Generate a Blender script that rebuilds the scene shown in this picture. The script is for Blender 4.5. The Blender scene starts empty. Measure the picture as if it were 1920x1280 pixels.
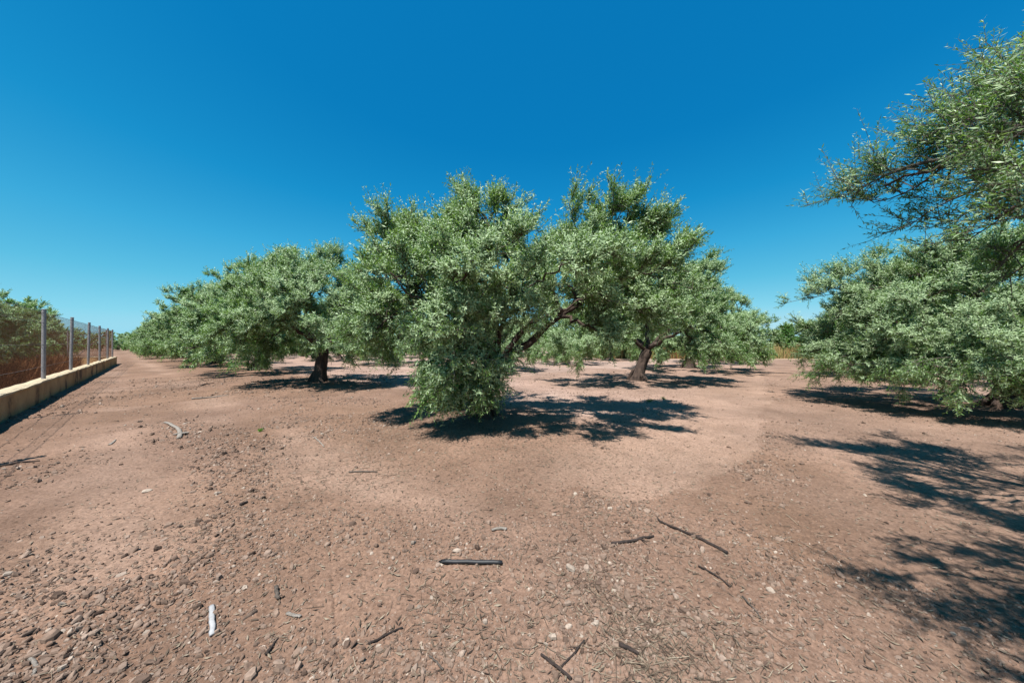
import bpy, math
import numpy as np
from mathutils import Vector

R = math.radians
scene = bpy.context.scene
COL = scene.collection

# ------------------------------------------------------------------ camera
CAM_H = 1.6
FPX = 610.0          # focal length in pixels of the 1920 px wide photograph
HOR = 643.0
cam_d = bpy.data.cameras.new('camera')
cam_d.sensor_width = 36.0
cam_d.lens = FPX / 1920.0 * 36.0
cam_d.clip_start = 0.05
cam_d.clip_end = 3000.0
cam = bpy.data.objects.new('camera', cam_d)
COL.objects.link(cam)
cam.location = (0, 0, CAM_H)
cam.rotation_euler = (R(90) + math.atan((HOR - 640.0) / FPX), 0, 0)
scene.camera = cam

# ------------------------------------------------------------------ sun + sky
SUN_EL = 66.0
SX, SY = 0.45, 0.893           # ground direction the shadows run in
sun_az = math.atan2(-SX, -SY)  # towards the sun, from +Y clockwise
ld = bpy.data.lights.new('sun', 'SUN')
ld.energy = 5.0
ld.angle = R(0.5)
ld.color = (1.0, 0.945, 0.87)
sun = bpy.data.objects.new('sun', ld)
COL.objects.link(sun)
ce = math.cos(R(SUN_EL))
tosun = Vector((-SX * ce, -SY * ce, math.sin(R(SUN_EL))))
sun.rotation_euler = tosun.to_track_quat('Z', 'Y').to_euler()

world = bpy.data.worlds.new("World")
scene.world = world
world.use_nodes = True
wn = world.node_tree
wn.nodes.clear()
sky = wn.nodes.new('ShaderNodeTexSky')
sky.sky_type = 'NISHITA'
sky.sun_disc = False
sky.sun_elevation = R(SUN_EL)
sky.sun_rotation = sun_az
sky.altitude = 300
sky.air_density = 1.0
sky.dust_density = 0.35
sky.ozone_density = 2.2
# the camera that took the photograph renders this sky far more saturated: regrade it by its own brightness
sep = wn.nodes.new('ShaderNodeSeparateColor')
mul = wn.nodes.new('ShaderNodeMath'); mul.operation = 'MULTIPLY'; mul.inputs[1].default_value = 0.085
grade = wn.nodes.new('ShaderNodeValToRGB')
els = grade.color_ramp.elements
SKY = [(0.105, (0.002, 0.172, 0.460)), (0.145, (0.003, 0.202, 0.510)), (0.190, (0.010, 0.280, 0.605)), (0.26, (0.045, 0.400, 0.710)),
       (0.36, (0.110, 0.520, 0.770)), (0.50, (0.250, 0.670, 0.850)), (0.75, (0.70, 0.86, 0.92)), (1.0, (1.0, 0.97, 0.92))]
while len(els) < len(SKY): els.new(0.5)
for e, (p, c) in zip(els, SKY):
    e.position = p; e.color = (*c, 1)
gain = wn.nodes.new('ShaderNodeVectorMath'); gain.operation = 'SCALE'; gain.inputs['Scale'].default_value = 10.0
bg = wn.nodes.new('ShaderNodeBackground')
bg.inputs['Strength'].default_value = 0.0505
wo = wn.nodes.new('ShaderNodeOutputWorld')
wn.links.new(sky.outputs[0], sep.inputs[0])
wn.links.new(sep.outputs[1], mul.inputs[0])
wn.links.new(mul.outputs[0], grade.inputs['Fac'])
wn.links.new(grade.outputs['Color'], gain.inputs[0])
wn.links.new(gain.outputs[0], bg.inputs['Color'])
wn.links.new(bg.outputs[0], wo.inputs['Surface'])

scene.view_settings.view_transform = 'Standard'
scene.view_settings.look = 'None'
scene.view_settings.exposure = 1.0
scene.view_settings.gamma = 1.0
scene.render.engine = 'CYCLES'
scene.cycles.max_bounces = 6
scene.cycles.diffuse_bounces = 3
scene.cycles.glossy_bounces = 2
scene.cycles.transmission_bounces = 3
scene.cycles.transparent_max_bounces = 4

# ------------------------------------------------------------------ noise
def _h(*ints):
    h = np.zeros(np.broadcast(*ints).shape, dtype=np.uint64)
    for k, a in enumerate(ints):
        h ^= (a.astype(np.int64).astype(np.uint64) + np.uint64(0x9E3779B97F4A7C15)) * np.uint64([0x9E3779B1, 0x85EBCA77, 0xC2B2AE3D, 0x27D4EB2F][k] * 2654435761 % (1 << 61))
        h ^= h >> np.uint64(29)
        h *= np.uint64(0xBF58476D1CE4E5B9)
        h ^= h >> np.uint64(32)
    return (h >> np.uint64(40)).astype(np.float64) / float(1 << 24)

def noise2(x, y, seed=0):
    """value noise 0..1"""
    xi = np.floor(x); yi = np.floor(y)
    fx = x - xi; fy = y - yi
    fx = fx * fx * (3 - 2 * fx); fy = fy * fy * (3 - 2 * fy)
    s = np.full_like(xi, seed)
    a = _h(xi, yi, s); b = _h(xi + 1, yi, s); c = _h(xi, yi + 1, s); d = _h(xi + 1, yi + 1, s)
    return (a * (1 - fx) + b * fx) * (1 - fy) + (c * (1 - fx) + d * fx) * fy

def fbm(x, y, octaves=4, seed=0, gain=0.5):
    t = 0; a = 1; n = 0
    for o in range(octaves):
        ca, sa = math.cos(0.7 * o + 0.3), math.sin(0.7 * o + 0.3)
        f = 2.03 ** o
        t = t + a * noise2((x * ca - y * sa) * f + 17 * o, (x * sa + y * ca) * f - 9 * o, seed + o)
        n += a; a *= gain
    return t / n

def sstep(a, b, x):
    t = np.clip((x - a) / (b - a), 0, 1)
    return t * t * (3 - 2 * t)

# ------------------------------------------------------------------ orchard grid
TREE_C = np.array((-0.5, 6.9))
U = np.array((-6.9, 5.6))      # along the left lane
V = np.array((5.6, 6.4))       # along the right lane
UH = U / np.linalg.norm(U)
VH = V / np.linalg.norm(V)
PH = np.array((-UH[1], UH[0]))            # perpendicular to the left lane
if PH @ V < 0: PH = -PH
rg = np.random.default_rng(11)
TREES = {}
for i in range(-1, 13):
    for j in range(0, 5):
        if i == -1 and j > 3: continue
        p = TREE_C + U * i + V * j
        if i not in (-1, 0, 1) or j not in (0, 1):
            p = p + rg.normal(0, 0.28, 2)
        TREES[(i, j)] = p
TREES[(1, 0)] = np.array((-7.4, 12.5))
TREES[(0, 1)] = np.array((5.1, 13.3))
TREES[(-1, 1)] = np.array((11.7, 7.6))
TREES[(-1, 0)] = np.array((6.4, 1.3))
for i in range(2, 11):
    TREES[(i, -1)] = TREE_C + U * (1.95 + (i - 2) * 0.72) - V * 1.25 + rg.normal(0, 0.3, 2)
TREES[(-1, 3)] = TREES[(-1, 3)] + np.array((1.2, 0.0)); TREES[(0, 4)] = TREES[(0, 4)] + np.array((-1.0, 0.0))
TREE_XY = np.array(list(TREES.values()))

# wall beside the left lane
W0 = TREE_C - PH * 7.0 + UH * -1.0
def wall_pt(t, off=0.0):
    return W0 + UH * t + PH * off

def ground_h(x, y, fine=True):
    z = 0.10 * (fbm(x * 0.11, y * 0.11, 3, 5) - 0.5)
    r = np.hypot(x, y)
    z = z * sstep(2.0, 8.0, r)
    m = np.zeros_like(z)
    for (tx, ty) in TREE_XY:
        if tx * tx + ty * ty > 45 ** 2: continue
        d2 = (x - tx) ** 2 + (y - ty) ** 2
        m = np.maximum(m, 0.11 * np.exp(-d2 / 2.6))
    z = z + m
    # ruts along the left lane
    s = (x - TREE_C[0]) * PH[0] + (y - TREE_C[1]) * PH[1]
    t = (x - TREE_C[0]) * UH[0] + (y - TREE_C[1]) * UH[1]
    wob = 0.25 * (noise2(t * 0.22, s * 0.0, 3) - 0.5)
    for c in (-3.3, -4.9):
        z = z - 0.018 * np.exp(-((s - c + wob) / 0.22) ** 2)
    # curved tyre track that swings round the corner into the right lane
    # narrow groove scratched by a dragged tool, running towards the camera
    ga, gb = at(618, 975), at(641, 1290)
    gd = gb - ga; gl = np.hypot(*gd); gd = gd / gl
    gt_ = (x - ga[0]) * gd[0] + (y - ga[1]) * gd[1]
    gn = (x - ga[0]) * gd[1] - (y - ga[1]) * gd[0] + 0.012 * (noise2(gt_ * 6.0, gt_ * 0.0, 9) - 0.5)
    z = z - 0.010 * np.exp(-(gn / 0.011) ** 2) * sstep(-0.1, 0.2, gt_) * (1 - sstep(gl, gl + 0.2, gt_))
    if fine:
        far = 1.0 - sstep(14.0, 26.0, r)
        n1 = fbm(x * 3.1, y * 3.1, 3, 21)
        n2 = fbm(x * 11.0, y * 11.0, 3, 31, 0.6)
        n3 = noise2(x * 46.0, y * 46.0, 41)
        n4 = noise2(x * 95.0, y * 95.0, 47)
        rough = roughness(x, y)
        z = z + far * ((n1 - 0.5) * 0.036 + (n2 - 0.5) * 0.028 * (0.35 + rough) + (np.clip(n3, .45, 1) - .45) * 0.022 * rough + (n4 - .5) * .009 * (.2 + rough))
    return z

TRACK = [(13.5, 19.0), (9.4, 13.2), (5.9, 8.6), (3.0, 5.2), (1.9, 4.3), (1.35, 4.0)]
def track_dist(x, y):
    """distance to the centre line of the tyre track swinging round the corner"""
    best = np.full(x.shape, 1e9); side = np.zeros(x.shape)
    for (ax, ay), (bx, by) in zip(TRACK[:-1], TRACK[1:]):
        dx, dy = bx - ax, by - ay; l2 = dx * dx + dy * dy
        t = np.clip(((x - ax) * dx + (y - ay) * dy) / l2, 0, 1)
        d = np.hypot(x - ax - t * dx, y - ay - t * dy)
        cr = (x - ax) * dy - (y - ay) * dx
        m = d < best
        side = np.where(m, cr, side); best = np.where(m, d, best)
    return best, side        # side < 0: the outer, camera-right side
def track_mask(x, y):
    """compact, smoother strips of soil (wheel tracks)"""
    d, side = track_dist(x, y)
    d = d + 0.55 * (fbm(x * 1.6, y * 1.6, 4, 77) - 0.5)
    a = np.where(side < 0, 1 - sstep(0.62, 0.74, d), 1 - sstep(0.5, 1.3, d))
    s = (x - TREE_C[0]) * PH[0] + (y - TREE_C[1]) * PH[1]
    c = np.exp(-((s + 3.3) / 0.55) ** 2) + np.exp(-((s + 5.0) / 0.45) ** 2)
    return np.clip(a + 0.75 * c * sstep(0.3, 0.5, fbm(x * 0.5, y * 0.5, 2, 78)), 0, 1)

def roughness(x, y):
    left = 1 - sstep(-3.0, -1.1, x + 0.12 * y)
    r = 0.30 + 0.66 * left
    r = r * (0.30 + 1.4 * sstep(0.36, 0.62, fbm(x * 0.55, y * 0.55, 4, 61)))
    d, side = track_dist(x, y)
    berm = np.exp(-((d - 0.85) / 0.16) ** 2) * (side < 0)
    r = r * (1 - 0.85 * track_mask(x, y)) + 0.8 * berm * sstep(0.35, 0.6, fbm(x * 1.7, y * 1.7, 2, 66))
    for (bx, by, br, ba) in ((3.1, 4.15, 0.28, 0.6), (2.45, 3.3, 0.28, 0.9), (2.1, 2.75, 0.25, 0.8), (1.95, 2.3, 0.22, 0.6), (0.75, 2.45, 0.55, 0.45), (0.5, 1.9, 0.5, 0.35), (1.4, 1.9, 0.4, 0.35)):
        r = r + ba * np.exp(-((x - bx) ** 2 + (y - by) ** 2) / (br * br))
    return np.clip(r, 0.05, 1.15)

def gz(x, y):
    return float(ground_h(np.array([float(x)]), np.array([float(y)]))[0])

def at(px, py, z=0.0):
    """point of the ground seen at photo pixel"""
    d = (CAM_H - z) * FPX / (py - HOR)
    return np.array(((px - 960.0) / FPX * d, d))

# place the wall from the two image points of its foot
WA = at(0, 794); WB = at(219.5, 681.8)
WD = (WB - WA) / np.linalg.norm(WB - WA)
WP = np.array((WD[1], -WD[0]))
if WP @ (np.zeros(2) - WA) < 0: WP = -WP     # towards the camera side
WL = float(np.linalg.norm(WB - WA))

# ------------------------------------------------------------------ mesh helpers
def np_mesh(name, verts, quads=None, tris=None, mats=(), mat_q=None, mat_t=None, smooth=False, attrs=None):
    me = bpy.data.meshes.new(name)
    verts = np.asarray(verts, dtype=np.float32)
    nq = 0 if quads is None else len(quads)
    nt = 0 if tris is None else len(tris)
    me.vertices.add(len(verts))
    me.vertices.foreach_set('co', verts.ravel())
    nl = nq * 4 + nt * 3
    me.loops.add(nl)
    me.polygons.add(nq + nt)
    li = []
    st = []
    if nq:
        li.append(np.asarray(quads, dtype=np.int32).ravel()); st.append(np.arange(nq, dtype=np.int32) * 4)
    if nt:
        li.append(np.asarray(tris, dtype=np.int32).ravel()); st.append(nq * 4 + np.arange(nt, dtype=np.int32) * 3)
    me.loops.foreach_set('vertex_index', np.concatenate(li))
    me.polygons.foreach_set('loop_start', np.concatenate(st))
    for m in mats: me.materials.append(m)
    mi = []
    if nq: mi.append(np.zeros(nq, np.int32) if mat_q is None else np.asarray(mat_q, np.int32))
    if nt: mi.append(np.zeros(nt, np.int32) if mat_t is None else np.asarray(mat_t, np.int32))
    me.polygons.foreach_set('material_index', np.concatenate(mi))
    me.polygons.foreach_set('use_smooth', np.full(nq + nt, smooth, dtype=bool))
    if attrs:
        for k, v in attrs.items():
            v = np.asarray(v, dtype=np.float32)
            if v.ndim == 1:
                a = me.attributes.new(k, 'FLOAT', 'POINT'); a.data.foreach_set('value', v)
            else:
                a = me.attributes.new(k, 'FLOAT_COLOR', 'POINT'); a.data.foreach_set('color', v.ravel())
    me.update(calc_edges=True)
    return me

def add_obj(name, me, parent=None, loc=None):
    o = bpy.data.objects.new(name, me)
    COL.objects.link(o)
    if parent is not None: o.parent = parent
    if loc is not None: o.location = loc
    return o

def tag(o, label=None, cat=None, group=None, kind=None):
    if label: o['label'] = label
    if cat: o['category'] = cat
    if group: o['group'] = group
    if kind: o['kind'] = kind
    return o

def empty(name, loc, rz=0.0):
    o = bpy.data.objects.new(name, None)
    COL.objects.link(o)
    o.location = loc
    o.rotation_euler = (0, 0, rz)
    o.empty_display_size = 0.2
    return o

class Geo:
    """collects verts / quads / tris"""
    def __init__(s):
        s.v = []; s.q = []; s.t = []; s.n = 0; s.tint = []; s.mq = []; s.mt = []
    def add(s, v, q=None, t=None, tint=0.5, mat=0):
        v = np.asarray(v, dtype=np.float64).reshape(-1, 3)
        if q is not None and len(q):
            q = np.asarray(q).reshape(-1, 4); s.q.append(q + s.n); s.mq.append(np.full(len(q), mat))
        if t is not None and len(t):
            t = np.asarray(t).reshape(-1, 3); s.t.append(t + s.n); s.mt.append(np.full(len(t), mat))
        s.v.append(v); s.n += len(v)
        tt = np.asarray(tint, dtype=np.float64)
        s.tint.append(np.broadcast_to(tt, (len(v),)) if tt.ndim == 0 else tt)
    def mesh(s, name, mats, smooth=False):
        return np_mesh(name, np.concatenate(s.v), np.concatenate(s.q) if s.q else None,
                       np.concatenate(s.t) if s.t else None, mats,
                       np.concatenate(s.mq) if s.mq else None, np.concatenate(s.mt) if s.mt else None,
                       smooth, {'tint': np.concatenate(s.tint)})

def nrm(a):
    return a / np.maximum(np.linalg.norm(a, axis=-1, keepdims=True), 1e-9)

def frames(d):
    up = np.where(np.abs(d[..., 2:3]) > 0.9, np.array((1.0, 0, 0)), np.array((0.0, 0, 1)))
    a = nrm(np.cross(d, up)); b = np.cross(d, a)
    return a, b

def sweep(g, pts, rad, sides=8, rough=0.0, rng=None, cap=True, mat=0, tint=0.5, squash=None):
    pts = np.asarray(pts, float); n = len(pts)
    rad = np.broadcast_to(np.asarray(rad, float), (n,))
    d = nrm(np.gradient(pts, axis=0))
    # parallel transport frame
    a0, _ = frames(d[:1]); a = a0[0]
    ang = np.arange(sides) / sides * 2 * math.pi
    ph = 0 if rng is None else rng.random(4) * 6.28
    V_ = []
    for k in range(n):
        a = a - d[k] * (a @ d[k]); a = a / np.linalg.norm(a)
        b = np.cross(d[k], a)
        rr = np.full(sides, rad[k])
        if rough and rng is not None:
            rr = rr * (1 + rough * (0.5 * np.sin(ang * 3 + ph[0] + k * 0.25) + 0.35 * np.sin(ang * 5 + ph[1] - k * 0.4)) + rough * 0.5 * rng.normal(0, 1, sides) * 0.5)
        sq = 1.0 if squash is None else squash
        V_.append(pts[k] + (np.cos(ang) * rr)[:, None] * a + (np.sin(ang) * rr * sq)[:, None] * b)
    V_ = np.concatenate(V_)
    i = np.arange(n - 1)[:, None] * sides + np.arange(sides)[None]
    j = np.arange(n - 1)[:, None] * sides + (np.arange(sides)[None] + 1) % sides
    q = np.stack([i, j, j + sides, i + sides], -1).reshape(-1, 4)
    t = None
    if cap:
        V_ = np.vstack([V_, pts[0], pts[-1]])
        c0 = n * sides; s_ = np.arange(sides); e_ = (s_ + 1) % sides
        t = np.vstack([np.stack([e_, s_, np.full(sides, c0)], -1),
                       np.stack([s_ + (n - 1) * sides, e_ + (n - 1) * sides, np.full(sides, c0 + 1)], -1)])
    g.add(V_, q, t, tint, mat)

def tubes(g, P, rad, mat=0, tint=0.5, sides=3):
    """P: (N, K, 3) curves, rad: (N, K)"""
    N, K, _ = P.shape
    d = nrm(P[:, -1] - P[:, 0]); a, b = frames(d)
    ang = np.arange(sides) / sides * 2 * math.pi
    off = np.cos(ang)[None, None, :, None] * a[:, None, None, :] + np.sin(ang)[None, None, :, None] * b[:, None, None, :]
    v = P[:, :, None, :] + off * rad[:, :, None, None]
    base = (np.arange(N) * K * sides)[:, None, None]
    k = (np.arange(K - 1) * sides)[None, :, None]
    s0 = np.arange(sides)[None, None]; s1 = (np.arange(sides)[None, None] + 1) % sides
    q = np.stack([base + k + s0, base + k + s1, base + k + sides + s1, base + k + sides + s0], -1)
    g.add(v.reshape(-1, 3), q.reshape(-1, 4), None, tint, mat)

def bez(p0, p1, p2, n):
    t = np.linspace(0, 1, n)[:, None]
    return (1 - t) ** 2 * p0 + 2 * t * (1 - t) * p1 + t * t * p2

# ------------------------------------------------------------------ materials
def new_mat(name):
    m = bpy.data.materials.new(name); m.use_nodes = True
    nt = m.node_tree
    b = nt.nodes['Principled BSDF']
    return m, nt, b

def N(nt, typ, **kw):
    n = nt.nodes.new(typ)
    for k, v in kw.items():
        if k in ('blend_type', 'data_type', 'noise_dimensions', 'operation', 'attribute_name', 'feature', 'distance', 'mode'):
            setattr(n, k, v)
        else:
            n.inputs[k].default_value = v
    return n

def ramp(nt, stops, interp='LINEAR'):
    n = nt.nodes.new('ShaderNodeValToRGB')
    n.color_ramp.interpolation = interp
    el = n.color_ramp.elements
    while len(el) < len(stops): el.new(0.5)
    for e, (p, c) in zip(el, stops):
        e.position = p; e.color = (*c, 1)
    return n

def leaf_material(name, top_a, top_b, under, trans=0.30):
    m, nt, b = new_mat(name)
    L = nt.links.new
    at_ = N(nt, 'ShaderNodeAttribute', attribute_name='tint')
    rp = ramp(nt, [(0.0, top_a), (0.8, top_b), (0.93, tuple(1.3 * c for c in top_b)), (1.0, (0.14, 0.12, 0.03))])
    L(at_.outputs['Fac'], rp.inputs['Fac'])
    geo = nt.nodes.new('ShaderNodeNewGeometry')
    mx = nt.nodes.new('ShaderNodeMix'); mx.data_type = 'RGBA'
    L(geo.outputs['Backfacing'], mx.inputs['Factor'])
    oi = nt.nodes.new('ShaderNodeObjectInfo')
    rv = ramp(nt, [(0.0, (0.85, 0.92, 0.85)), (0.5, (1.0, 1.0, 1.0)), (1.0, (1.22, 1.08, 1.05))])
    L(oi.outputs['Random'], rv.inputs['Fac'])
    mv = nt.nodes.new('ShaderNodeMix'); mv.data_type = 'RGBA'; mv.blend_type = 'MULTIPLY'; mv.inputs['Factor'].default_value = 1.0
    L(rp.outputs['Color'], mv.inputs['A']); L(rv.outputs['Color'], mv.inputs['B'])
    L(mv.outputs['Result'], mx.inputs['A'])
    mx.inputs['B'].default_value = (*under, 1)
    L(mx.outputs['Result'], b.inputs['Base Color'])
    b.inputs['Roughness'].default_value = 0.45
    b.inputs['Specular IOR Level'].default_value = 0.28
    tr = nt.nodes.new('ShaderNodeBsdfTranslucent')
    tr.inputs['Color'].default_value = (0.22, 0.38, 0.06, 1)
    ms = nt.nodes.new('ShaderNodeMixShader')
    ms.inputs['Fac'].default_value = trans
    L(b.outputs[0], ms.inputs[1]); L(tr.outputs[0], ms.inputs[2])
    L(ms.outputs[0], nt.nodes['Material Output'].inputs['Surface'])
    return m

M = {}
M['leaf'] = leaf_material('olive_leaf', (0.034, 0.100, 0.020), (0.150, 0.275, 0.080), (0.35, 0.465, 0.265))
M['leaf_fresh'] = leaf_material('fresh_leaf', (0.045, 0.120, 0.015), (0.090, 0.203, 0.026), (0.120, 0.210, 0.060), 0.3)
M['leaf_dark'] = leaf_material('shrub_leaf', (0.015, 0.068, 0.009), (0.030, 0.112, 0.015), (0.053, 0.128, 0.030), 0.3)

def bark_material(name, c1, c2, scale=9.0):
    m, nt, b = new_mat(name); L = nt.links.new
    tc = nt.nodes.new('ShaderNodeTexCoord')
    mp = nt.nodes.new('ShaderNodeMapping'); mp.inputs['Scale'].default_value = (1, 1, 0.35)
    L(tc.outputs['Object'], mp.inputs['Vector'])
    n1 = N(nt, 'ShaderNodeTexNoise', Scale=scale, Detail=7.0, Roughness=0.7)
    L(mp.outputs[0], n1.inputs['Vector'])
    rp = ramp(nt, [(0.3, c1), (0.7, c2)])
    L(n1.outputs['Fac'], rp.inputs['Fac']); L(rp.outputs['Color'], b.inputs['Base Color'])
    n2 = N(nt, 'ShaderNodeTexNoise', Scale=scale * 4, Detail=5.0, Roughness=0.75)
    L(mp.outputs[0], n2.inputs['Vector'])
    bp = nt.nodes.new('ShaderNodeBump'); bp.inputs['Strength'].default_value = 0.8; bp.inputs['Distance'].default_value = 0.03
    L(n2.outputs['Fac'], bp.inputs['Height']); L(bp.outputs[0], b.inputs['Normal'])
    b.inputs['Roughness'].default_value = 0.9
    return m
M['bark'] = bark_material('olive_bark', (0.020, 0.012, 0.010), (0.085, 0.056, 0.042))
M['twig'] = bark_material('twig_bark', (0.063, 0.056, 0.042), (0.140, 0.126, 0.098), 20)
M['dead_wood'] = bark_material('dead_wood', (0.0533, 0.0396, 0.0318), (0.1436, 0.1170, 0.0963), 30)
M['dark_wood'] = bark_material('dark_wood', (0.017, 0.012, 0.010), (0.063, 0.042, 0.035), 30)
M['bleached_wood'] = bark_material('bleached_wood', (0.1703, 0.1436, 0.1170), (0.3302, 0.2984, 0.2666), 30)

# ground: colour is baked per vertex from the soil map, fine grain is procedural
def ground_material():
    m, nt, b = new_mat('dry_soil'); L = nt.links.new
    tc = nt.nodes.new('ShaderNodeTexCoord')
    at_ = N(nt, 'ShaderNodeAttribute', attribute_name='soil')
    n1 = N(nt, 'ShaderNodeTexNoise', Scale=38.0, Detail=8.0, Roughness=0.78)
    L(tc.outputs['Object'], n1.inputs['Vector'])
    rp = ramp(nt, [(0.30, (0.62, 0.60, 0.58)), (0.52, (1.0, 1.0, 1.0)), (0.74, (1.30, 1.30, 1.30))])
    L(n1.outputs['Fac'], rp.inputs['Fac'])
    vo = N(nt, 'ShaderNodeTexVoronoi', Scale=58.0)
    L(tc.outputs['Object'], vo.inputs['Vector'])
    sp = nt.nodes.new('ShaderNodeSeparateColor'); L(vo.outputs['Color'], sp.inputs[0])
    rv = ramp(nt, [(0.0, (0.80, 0.77, 0.74)), (0.6, (1.0, 1.0, 1.0)), (1.0, (1.22, 1.2, 1.16))])
    L(sp.outputs[0], rv.inputs['Fac'])
    m1 = nt.nodes.new('ShaderNodeMix'); m1.data_type = 'RGBA'; m1.blend_type = 'MULTIPLY'; m1.inputs['Factor'].default_value = 1.0
    L(at_.outputs['Color'], m1.inputs['A']); L(rp.outputs['Color'], m1.inputs['B'])
    m2 = nt.nodes.new('ShaderNodeMix'); m2.data_type = 'RGBA'; m2.blend_type = 'MULTIPLY'; m2.inputs['Factor'].default_value = 0.8
    L(m1.outputs['Result'], m2.inputs['A']); L(rv.outputs['Color'], m2.inputs['B'])
    # metre-scale tonal variation
    n3 = N(nt, 'ShaderNodeTexNoise', Scale=1.7, Detail=6.0, Roughness=0.65)
    L(tc.outputs['Object'], n3.inputs['Vector'])
    r3 = ramp(nt, [(0.3, (0.86, 0.84, 0.82)), (0.7, (1.12, 1.13, 1.13))])
    L(n3.outputs['Fac'], r3.inputs['Fac'])
    m3 = nt.nodes.new('ShaderNodeMix'); m3.data_type = 'RGBA'; m3.blend_type = 'MULTIPLY'; m3.inputs['Factor'].default_value = 1.0
    L(m2.outputs['Result'], m3.inputs['A']); L(r3.outputs['Color'], m3.inputs['B'])
    L(m3.outputs['Result'], b.inputs['Base Color'])
    n2 = N(nt, 'ShaderNodeTexNoise', Scale=70.0, Detail=7.0, Roughness=0.75)
    L(tc.outputs['Object'], n2.inputs['Vector'])
    bp = nt.nodes.new('ShaderNodeBump'); bp.inputs['Strength'].default_value = 0.75; bp.inputs['Distance'].default_value = 0.012
    L(n2.outputs['Fac'], bp.inputs['Height'])
    L(bp.outputs[0], b.inputs['Normal'])
    b.inputs['Roughness'].default_value = 0.95
    b.inputs['Specular IOR Level'].default_value = 0.15
    return m
M['soil'] = ground_material()

def tint_material(name, stops, rough=0.9, spec=0.2):
    m, nt, b = new_mat(name); L = nt.links.new
    at_ = N(nt, 'ShaderNodeAttribute', attribute_name='tint')
    rp = ramp(nt, stops)
    L(at_.outputs['Fac'], rp.inputs['Fac'])
    tc = nt.nodes.new('ShaderNodeTexCoord')
    n1 = N(nt, 'ShaderNodeTexNoise', Scale=60.0, Detail=5.0)
    L(tc.outputs['Object'], n1.inputs['Vector'])
    r2 = ramp(nt, [(0.3, (0.75, 0.75, 0.75)), (0.7, (1.15, 1.15, 1.15))])
    L(n1.outputs['Fac'], r2.inputs['Fac'])
    mx = nt.nodes.new('ShaderNodeMix'); mx.data_type = 'RGBA'; mx.blend_type = 'MULTIPLY'; mx.inputs['Factor'].default_value = 1.0
    L(rp.outputs['Color'], mx.inputs['A']); L(r2.outputs['Color'], mx.inputs['B'])
    L(mx.outputs['Result'], b.inputs['Base Color'])
    b.inputs['Roughness'].default_value = rough
    b.inputs['Specular IOR Level'].default_value = spec
    return m
M['stone'] = tint_material('slate_chips', [(0.0, (0.0817, 0.0533, 0.0404)), (0.45, (0.1720, 0.1187, 0.0903)), (0.8, (0.2279, 0.1677, 0.1333)), (1.0, (0.3268, 0.2709, 0.2236))])
M['litter'] = tint_material('dry_litter', [(0.0, (0.0361, 0.0258, 0.0206)), (0.5, (0.1238, 0.0929, 0.0671)), (1.0, (0.2477, 0.2064, 0.1548))])
M['rust_weed'] = tint_material('dead_weeds', [(0.0, (0.0430, 0.0155, 0.0069)), (0.6, (0.1290, 0.0516, 0.0189)), (1.0, (0.2064, 0.1032, 0.0387))])
M['straw'] = tint_material('dry_grass', [(0.0, (0.17, 0.085, 0.035)), (0.4, (0.32, 0.20, 0.085)), (0.8, (0.42, 0.32, 0.15)), (1.0, (0.16, 0.20, 0.04))])

def plain(name, col, rough=0.6, metal=0.0, var=0.25, scale=14.0, bump=0.0):
    m, nt, b = new_mat(name); L = nt.links.new
    tc = nt.nodes.new('ShaderNodeTexCoord')
    n1 = N(nt, 'ShaderNodeTexNoise', Scale=scale, Detail=6.0, Roughness=0.65)
    L(tc.outputs['Object'], n1.inputs['Vector'])
    rp = ramp(nt, [(0.3, tuple(c * (1 - var) for c in col)), (0.7, tuple(min(1, c * (1 + var)) for c in col))])
    L(n1.outputs['Fac'], rp.inputs['Fac']); L(rp.outputs['Color'], b.inputs['Base Color'])
    b.inputs['Roughness'].default_value = rough
    b.inputs['Metallic'].default_value = metal
    if bump:
        bp = nt.nodes.new('ShaderNodeBump'); bp.inputs['Strength'].default_value = bump; bp.inputs['Distance'].default_value = 0.01
        L(n1.outputs['Fac'], bp.inputs['Height']); L(bp.outputs[0], b.inputs['Normal'])
    return m
M['black_plastic'] = plain('black_plastic', (0.010, 0.011, 0.014), 0.6, 0, 0.5, 25)
M['galvanised'] = plain('galvanised_steel', (0.2924, 0.2666, 0.2666), 0.6, 0.2, 0.25, 18)
M['rusty_wire'] = plain('rusty_wire', (0.13, 0.05, 0.022), 0.95, 0, 0.4, 8)
M['white_wood'] = plain('white_painted_wood', (0.2709, 0.2709, 0.2778), 0.7, 0, 0.25, 30)

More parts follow.
